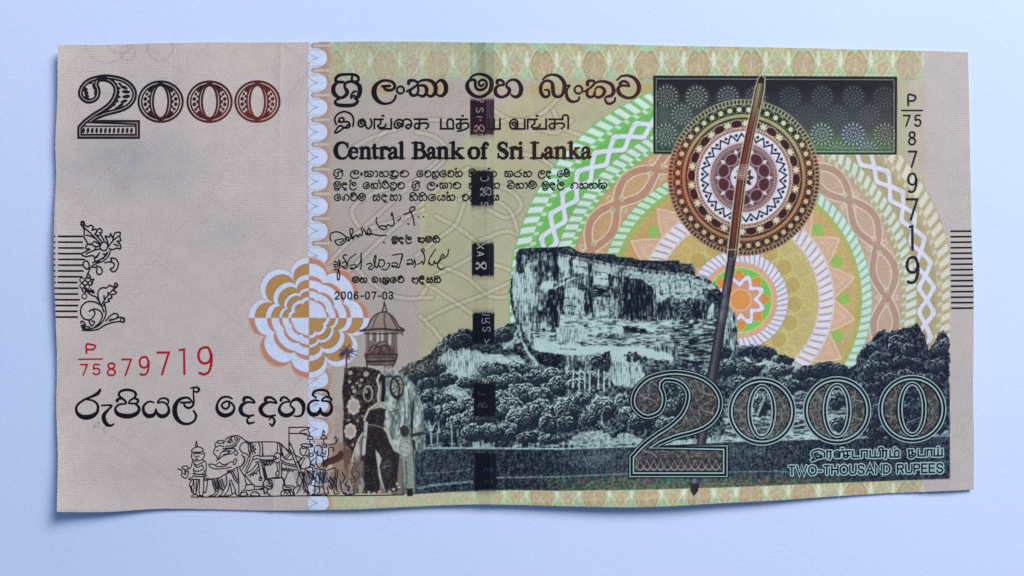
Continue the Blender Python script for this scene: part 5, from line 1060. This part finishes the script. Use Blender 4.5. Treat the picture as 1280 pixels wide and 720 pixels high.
# --- stroked Tamil and plain capitals, some with a pale outline behind
TM = {
 'i': ["0.30 .60 .22 .42 .36 .30 .48 .42 .42 .58 .30 .62 .18 .56", ".08 .78 .0 .42 .14 .08 .5 -.12 .86 .08 .98 .45 .95 .9", ".42 .58 .72 .62 .78 .92 .56 1.02 .3 .86 .16 .98 .05 1.22 .0 1.32 .12 1.34 .5 1.0 .72 .78"],
 'la': [".34 .55 .2 .42 .3 .25 .5 .4 .42 .72 .2 .8 .04 .55 .12 .2 .36 .08 .52 .3 .58 .75 .74 .98 .92 .8 .98 .4 .9 .05"],
 'ng': ["0 .05 .0 1", "0 .08 .5 .08", ".36 .08 .36 .5 .2 .72 .34 .9 .6 .82 .66 .55", ".3 1 1 1", ".98 1 .98 .05"],
 'ai': [".28 .7 .16 .55 .26 .42 .4 .55 .34 .85 .16 .95 .02 .7 .08 .3 .3 .1 .5 .3 .48 .8", ".48 .5 .56 .15 .78 .08 .95 .3 .95 .75 .8 .98 .66 .8 .8 .6 .98 .7"],
 'ka': ["0 .08 .9 .08", ".36 .08 .36 .98", ".36 .5 .12 .5 .02 .75 .12 .97 .3 .92 .36 .6 .6 .45 .92 .5 .98 .75 .8 .98"],
 'ma': [".04 .05 .04 1", "0 1 .96 1", ".55 1 .48 .5 .55 .12 .78 .06 .94 .25 .94 1"],
 'ta': ["0 .08 .9 .08", ".36 .08 .36 .98", ".36 .5 .12 .5 .02 .75 .12 .97 .3 .92 .36 .6 .6 .45 .92 .5 .96 .85 .6 1.1 .1 1.25"],
 'ya': [".04 .05 .04 1", "0 1 1 1", ".5 .05 .5 1", ".97 .05 .97 1"], 'va': [".28 .66 .16 .5 .3 .34 .42 .55 .34 .9 .16 .98 .02 .65 .08 .25 .3 .08 .5 .3 .5 1", ".3 1 1 1", ".97 .05 .97 1"],
 'ra': [".04 .08 .8 .08", ".1 .08 .1 1", ".7 .08 .7 .9 .5 1.2"], 'nn': [".2 .7 .12 .5 .22 .38 .3 .6 .2 .95 .04 .8 .04 .3 .2 .08 .34 .3 .34 .95", ".34 .4 .46 .1 .58 .3 .58 .95", ".58 .08 1 .08", ".8 .08 .8 .95 .62 .98 .64 .7 .95 .75"],
 'tta': [".05 .05 .05 1", ".05 1 1 1"], 'aa': [".05 .08 .9 .08", ".1 .08 .1 1", ".85 .08 .85 1"], 'pa': [".05 .05 .05 1", ".05 1 .95 1", ".95 .05 .95 1"],
 'ruu': [".0 .1 .6 .1", ".12 .1 .12 .8", ".5 .1 .5 .6 .75 .5 .9 .7 .8 .95 .4 1.25 .1 1.05 .3 .85 .6 .9"], '+i': [".85 .1 .9 -.28 1.12 -.32 1.22 -.1 1.22 .98"], '+dot': [".45 -.26 .55 -.26"]}
def glyph_run(k, toks, x0, x1, top, base, w, col, slope=0, widths=None):
    slots = [t for t in toks if t[0] != '+']; ws = [TW.get(t, 1) for t in slots]; x = x0; u = (x1-x0)/(sum(ws)+.16*(len(ws)-1)); li = -1
    for t in toks:
        if t[0] == '+': ax, aw = lx, lw
        else: li += 1; ax, aw = x, ws[li]*u; lx, lw = ax, aw; x += (ws[li]+.16)*u
        for s in TM[t]: k.stroke([(ax+a*aw, top+b*(base-top)+slope*(ax+a*aw-x0)) for a, b in pts(s)], w, col, smooth=t in ROUND, caps=True)
TW = {'i':1.35,'ai':1.25,'ng':1.2,'ra':.6,'aa':.75,'nn':1.7,'tta':.7,'ruu':1.1,'ya':1.1,'ka':1.0,'ta':.9}
ROUND = ('i','la','ai','va','nn','ruu','+i','ka','ta','ng')
k = Ink(2)
for toks, x0, x1, b_ in (("i",418.5,442.5,160),("la ng +dot ai ka",447,536,160.8),("ma ta +dot",550.5,586,160.8),("ya",610,625.5,161),("va ng +dot ka +i",637,706,161)):
    glyph_run(k, toks.split(), x0, x1, 141.5 if toks == "i" else 148.0, 159.5 if toks == "i" else b_, 2.3, headcol)
k.build("tamil_heading", label="small black Tamil line under the heading")
SANS = {'T':["0 0 1 0",".5 0 .5 1"],'W':["0 0 .26 1 .5 .1 .74 1 1 0"],'O':["O"],'-':["0 .6 1 .6"],'H':["0 0 0 1","1 0 1 1","0 .47 1 .47"],'U':["0 0 0 .7 .2 .96 .5 1 .8 .96 1 .7 1 0"],'S':["S.95 .22 .75 .02 .3 .0 .05 .2 .2 .45 .75 .55 .98 .78 .75 1 .25 1 .02 .76"],
  'A':["0 1 .5 0 1 1",".2 .66 .8 .66"],'N':["0 1 0 0 1 1 1 0"],'D':["0 0 0 1","0 0 .5 0 .9 .2 1 .5 .9 .8 .5 1 0 1"],'R':["0 0 0 1","0 0 .65 0 .95 .12 .95 .4 .65 .5 0 .5",".55 .5 .98 1"],'P':["0 0 0 1","0 0 .65 0 .97 .13 .97 .42 .65 .54 0 .54"],'E':["1 0 0 0 0 1 1 1","0 .48 .9 .48"],'.':["0 1 .1 1"]}
SWD = {'W':1.4,'-':.5,'T':.8,'E':.75,'P':.8,'O':1.08,'A':1.0,' ':.45,'.':.1}
def sans_run(k, text, x0, x1, top, base, w, col, slope):
    ws = [SWD.get(c, .88) for c in text]; u = (x1-x0)/(sum(ws)+.34*(len(ws)-1)); x = x0
    for c, q in zip(text, ws):
        aw = q*u
        for s in SANS.get(c, []):
            f = lambda a, b: (x+a*aw, top+b*(base-top)+slope*(x+a*aw-x0))
            if s == "O": k.stroke([f(.5+.5*math.cos(t*math.pi/9), .5+.5*math.sin(t*math.pi/9)) for t in range(18)], w, col, smooth=False, closed=True)
            elif s[0] == "S": k.stroke([f(a, b) for a, b in pts(s[1:])], w, col)
            else: k.stroke([f(a, b) for a, b in pts(s)], w, col, smooth=c in 'U')
        x += (q+.34)*u
HL = (150,180,188); DK = (15,25,40)
for nm, lab, fn in (("english_value_text","dark capitals TWO-THOUSAND RUPEES with pale outline", lambda k, w, c: sans_run(k, "TWO-THOUSAND RUPEES", 986.5, 1178.5, 583.0, 593.6, w, c, -.0175)),
                    ("tamil_value_text","dark Tamil value text with pale outline", lambda k, w, c: (glyph_run(k, "i ra nn +dot tta aa ya +i ra ma +dot".split(), 1014.5, 1124.5, 563.6, 572.4, w, c, -.012), glyph_run(k, "ruu pa aa ya +dot".split(), 1135, 1178, 561.8, 570.2, w, c, -.012)))):
    g_ = part_empty(nm, label=lab); k = Ink(2); fn(k, 4.9, HL); k.build("pale_outline", g_); k = Ink(3); fn(k, 2.0, DK); k.build("letters", g_)
dt = part_empty("date_text", label="small date 2006-07-03"); DIG['0'] = ".5 .0 .2 .08 .08 .5 .2 .92 .5 1 .8 .92 .92 .5 .8 .08 .5 .0"; DIG['6'] = ".88 .14 .62 0 .3 .1 .08 .45 .1 .8 .35 1 .66 1 .9 .84 .86 .58 .62 .42 .32 .48 .16 .66"; DIG['3'] = ".08 .22 .3 .0 .7 .02 .85 .25 .7 .45 .45 .47 .75 .52 .92 .75 .75 .98 .4 1 .08 .78"; DIG['-'] = "0 .6 1 .6"
_d = digit
for i, ch in enumerate("2006-07-03"):
    xx = 418.6 + [0,8,16,24,32.6,38,46,54.4,59.6,67.2][i]; wd = 5.6 if ch != '-' else 3.4
    k = Ink(2); k.stroke([(xx+a*wd, 364.9+b*8.6) for a, b in pts(DIG[ch] if isinstance(DIG[ch], str) else DIG[ch][0])], 1.6, (28,24,32), smooth=ch in '20653'); k.build("digit" if ch != '-' else "hyphen", dt)

# --- marks inside the thread windows
def thread_marks(ss, tr, col, w=1.2):
    k = Ink(2)
    for s in ss: k.stroke(s, w, col, tr=tr)
    k.build("thread_lettering")
T_=(580,110,4.5); thread_marks(["72 112 70 130 82 136 92 122 100 112 108 122 104 134","72 162 102 164","96 182 90 180","62 222 70 210 84 222 96 208 112 224 108 244 90 236 84 224 66 246 56 236","80 72 86 62 92 74 104 80 112 68"],T_,(150,124,128))
thread_marks(["96 496 94 512 104 522 124 522 138 510 134 496","94 566 116 584 140 604","140 566 116 584 94 606","92 576 100 560 112 572 122 560 148 566 150 600 126 596 112 606 92 594","100 642 98 656 112 662 118 648 130 644 134 658 124 664"],T_,(120,124,130))
T_=(580,290,4.5); thread_marks(["74 68 110 94","92 82 74 94","100 72 110 70","76 112 110 124 76 134","88 116 88 130","70 172 92 190 118 210","118 172 92 190 70 210","68 182 78 172 92 186 108 170 122 176 122 206 104 204 92 192 74 210 68 200"],T_,(150,156,158))
thread_marks(["102 466 142 468","104 486 102 510 120 510 122 488 142 486","122 500 144 512","110 536 106 552 122 558 128 540 142 536 148 550 140 558","118 604 124 622 142 604","124 622 128 636"],T_,(110,120,130))
T_=(580,460,4.5); thread_marks(["80 134 84 148","96 148 118 148","80 222 84 200 98 200 98 222","104 222 106 198 124 200 128 222 106 214","84 212 98 212"],T_,(62,56,72)); thread_marks(["112 580 122 560 136 580","140 560 158 584 158 560","120 630 118 650","132 632 138 646","150 628 160 650","130 680 150 684"],T_,(44,52,80))

# --- procession of small figures drawn in line, lower left
FR=(215,535,7.575); LK=(36,32,42); MAR={}
def figure(name, ss, w=1.3, label=None, dots=()):
    k = Ink(2)
    for s in ss: k.stroke(s, w, LK, tr=FR)
    for a, b, r in dots: k.circle(215+a/7.575, 535+b/7.575, r/7.575, r/7.575, 1.0, LK, 12)
    k.build(name, label=label)
figure("offering_figure", ["232 125 222 160 240 180 238 150 232 125","215 185 185 210 195 225 240 228 285 222 295 200 262 180 240 178 215 185","190 230 185 270 200 300 235 312 280 300 305 270 308 240 290 222","200 245 225 240 265 240 292 248","210 262 222 268","245 262 258 268","232 272 238 285","222 295 245 296","200 300 190 330 180 370 150 390 120 395","290 300 318 320 325 360 320 420 300 470",
  "200 320 230 350 270 335 300 320","210 345 240 372 285 350","205 380 215 430 290 435 310 400","200 435 290 440 320 440","195 455 300 460 330 450","195 470 160 478 175 490 215 485 262 488","205 490 195 540 165 550 175 510 190 490","205 490 210 560 200 610 225 622 240 560 250 492","232 500 226 600","262 492 258 580 262 630 290 640 300 560 300 492","300 495 335 500 330 560 318 612 300 600","188 640 215 628 250 640","245 645 280 638 300 650","55 385 95 405 90 450 130 475 150 450 155 410 130 415 130 395 100 385 98 365 140 360 160 385","120 410 130 440 105 430","185 555 190 610 175 560","285 350 300 380 280 400","210 400 240 410 280 398"],
  label="line-drawn figure in a tall pointed crown holding a ewer")
k = "row"
figure("crowned_figure", ["405 192 394 235 414 258 430 282 424 312","414 182 408 150 440 120 485 120 490 150","412 186 450 166 492 176","424 214 440 212","430 130 440 145 480 140","380 480 386 530 412 590 440 588 432 480","432 480 452 560 490 585 520 520 512 440","512 440 530 418 560 402","560 490 592 570 602 600 572 622 558 560 545 490","412 590 402 625 352 645 400 646 430 622 440 590","490 585 470 625 440 646 500 640","545 520 530 590 500 640 560 634 575 620","440 500 460 580","455 490 478 580","470 480 496 560","400 500 425 580","560 420 590 480 630 520","575 410 600 460 632 500","602 600 610 632 640 640"],
  label="line-drawn crowned man walking behind the trunk")
figure("caparisoned_elephant", ["640 205 650 160 690 135 720 150 725 200 740 270","648 205 670 235 700 240 735 275","555 95 600 70 650 85 690 115 725 140","500 130 515 100 560 78 600 75","500 190 560 185 610 150 645 100","512 170 560 165 600 135 630 95","520 130 550 140","560 100 575 130","590 88 600 115","530 115 560 138","540 100 575 128","610 85 618 105","480 195 520 190 570 185 610 165",
  "440 290 470 230 520 200 580 195 600 205 570 240 520 250 470 270 440 300","480 225 520 215 550 220 530 240 490 250","530 225 560 215","600 210 625 235 610 258 592 245","420 345 450 325 480 345 520 340 560 320 585 330","350 340 400 345 430 365 500 360 525 345","350 340 355 360 400 385 470 385 560 370","580 320 600 292 612 305 600 340 580 345","660 250 690 300 670 350 620 370 560 400 520 405","380 480 440 475 500 440 600 400","320 470 300 490 380 485","330 478 400 482 470 462",
  "690 270 680 320 650 370","720 280 700 340 665 390","740 285 720 350 690 410","770 285 740 350 700 430","730 140 745 190 740 260","760 140 765 190 790 240","745 142 752 200 765 250","790 160 770 180 795 200 770 215 790 235","820 140 835 190 830 250","850 135 860 190 858 255","690 115 740 135 850 130 1000 135 1040 165 1100 210 1115 235","760 275 800 260 850 265 960 265","770 300 810 290 860 300 970 300 990 290","790 320 860 320 960 310","705 430 760 390 810 330","720 450 780 410 830 350","740 465 755 430 770 450 780 420 800 435 808 405 825 400",
  "820 335 840 480","850 330 890 490","865 330 905 490","826 470 846 465 850 495 826 492 826 470","870 330 900 350 895 325","690 470 700 520 720 540","690 440 735 500 790 550 860 550","700 540 690 580 660 600 650 640 700 640 715 620","700 540 770 535 775 580 740 590 700 590","660 615 700 605 720 640","740 640 760 610 800 605 830 640 740 640","780 580 860 580 860 550","860 540 880 490 905 488 940 540 930 580 880 560 862 570","870 570 880 620 900 600 905 570","615 370 630 450 635 640","640 380 690 460","1115 400 1085 450 1060 520 1050 560","920 530 925 480 1040 470 1060 545"], label="line-drawn elephant in ceremonial trappings")
FR=(325,535,7.575)
figure("elephant_trappings", ["20 140 30 260","0 268 130 265 135 300 0 305","0 320 130 315","150 235 130 270 140 320 180 325 195 290 190 245 150 235","150 265 160 290 178 280","165 145 165 240","185 145 200 245","205 150 208 250","160 320 165 400","185 320 188 400","205 320 205 460","150 420 175 405 180 445 155 450 150 420","205 300 250 330 340 350","205 320 240 345 350 370","200 265 215 235 225 280 240 270 300 220","240 300 290 250 320 230","210 370 215 400 228 380 235 405 250 375 260 410 275 380 285 405 300 385 310 412 325 390 345 400","40 330 50 355 62 325 75 355 90 325 100 352 115 325 130 340","15 330 45 480","35 330 55 480","45 480 170 475 215 470 235 520 235 540","50 490 30 520 40 550 90 580 120 555 110 500 95 490","60 545 110 555","70 570 72 620 100 635","220 545 315 550 320 580 225 578 220 545","200 640 205 600 240 590 300 600 310 635 200 640","240 560 300 568","230 620 240 600 260 625 280 600 290 630","170 140 210 160 270 225 300 240","200 250 260 300 320 290","0 570 30 575 40 620"])
figure("standard_bearer", ["285 165 300 170 470 630","275 180 455 635","275 -10 275 235","278 -6 470 -4 380 38 478 80","278 50 445 52","390 155 430 148 470 155 490 170 465 180 400 172 388 160","400 180 380 200 385 240 410 262 430 240 440 210","400 195 440 190 465 215 460 250 440 260","430 260 460 275 475 310 470 360 430 385 390 380 400 330 430 280","390 380 370 320 390 290 415 275","430 385 420 450 410 560 430 600 415 610","430 380 490 370 500 430 480 500 450 560 460 620","440 400 480 470","450 400 500 450","370 440 350 520 380 560 350 620","360 430 400 420 410 480 380 560","320 250 400 290","340 330 390 300","355 550 320 580 330 640"], label="line-drawn man beside a slanting standard")
figure("lamp_bearer", ["460 20 470 60 478 80","448 105 460 80 490 80 500 105 450 105","470 110 475 140","455 155 490 150 500 175 465 180","470 240 500 238 505 262 470 265 470 240","520 180 515 220 540 240 530 280 500 300 480 340 520 360","530 170 560 160 585 185 590 220 570 260 545 250 545 215","575 260 600 290 590 340 560 370 530 330 540 290","510 380 560 390 620 400 610 470 580 540","520 400 500 480 480 540","540 400 520 540 550 550","570 400 560 540","600 400 600 540 560 555 500 545","520 545 520 610 490 630 540 628","560 555 565 600 545 630 600 625","500 340 480 345 470 380","540 430 590 500","500 460 550 520"], label="line-drawn bearer holding up small lamps")
figure("lamp_bearer", ["600 20 590 60 600 70 612 45 600 20","575 100 590 72 620 75 628 100 575 102","600 108 605 140","590 160 625 155 630 178 595 180","590 210 595 240 620 245 625 215","585 262 620 268","650 190 650 240 640 280","660 180 690 185 700 220","640 290 620 310 600 340 600 370","700 100 720 80 720 130","650 160 700 150 730 130 740 100","640 400 700 380 720 400 700 520 680 580 650 540","640 480 690 560","660 460 710 520","740 400 720 560 740 600","600 555 620 630 640 625","640 560 650 620","700 580 710 625 750 615","760 500 780 600 820 620","790 620 830 630 900 622","830 500 810 540 850 560 830 590","780 420 800 470 780 520"], label="line-drawn bearer partly hidden by the elephant")
k = Ink(2); k.stroke([(239,621.3),(300,621),(360,619.8),(440,619.5),(505,618.5)],1.3,LK); k.build("ground_line")
k = Ink(2)
for x0,y0,x1,y1,n_,dxx in ((267,600,270,612,4,1.3),(378,590,384,606,6,1.5),(384,588,388,600,6,1.6),(398,590,402,604,8,1.5),(412,596,416,610,6,1.5)):
    for i in range(n_): k.stroke([(x0+i*dxx,y0),(x0+i*dxx+(x1-x0)*.4,y1)],.7,LK,smooth=False,caps=False)
k.build("drapery_hatching"); bpy.data.objects["drapery_hatching"]["kind"] = "stuff"
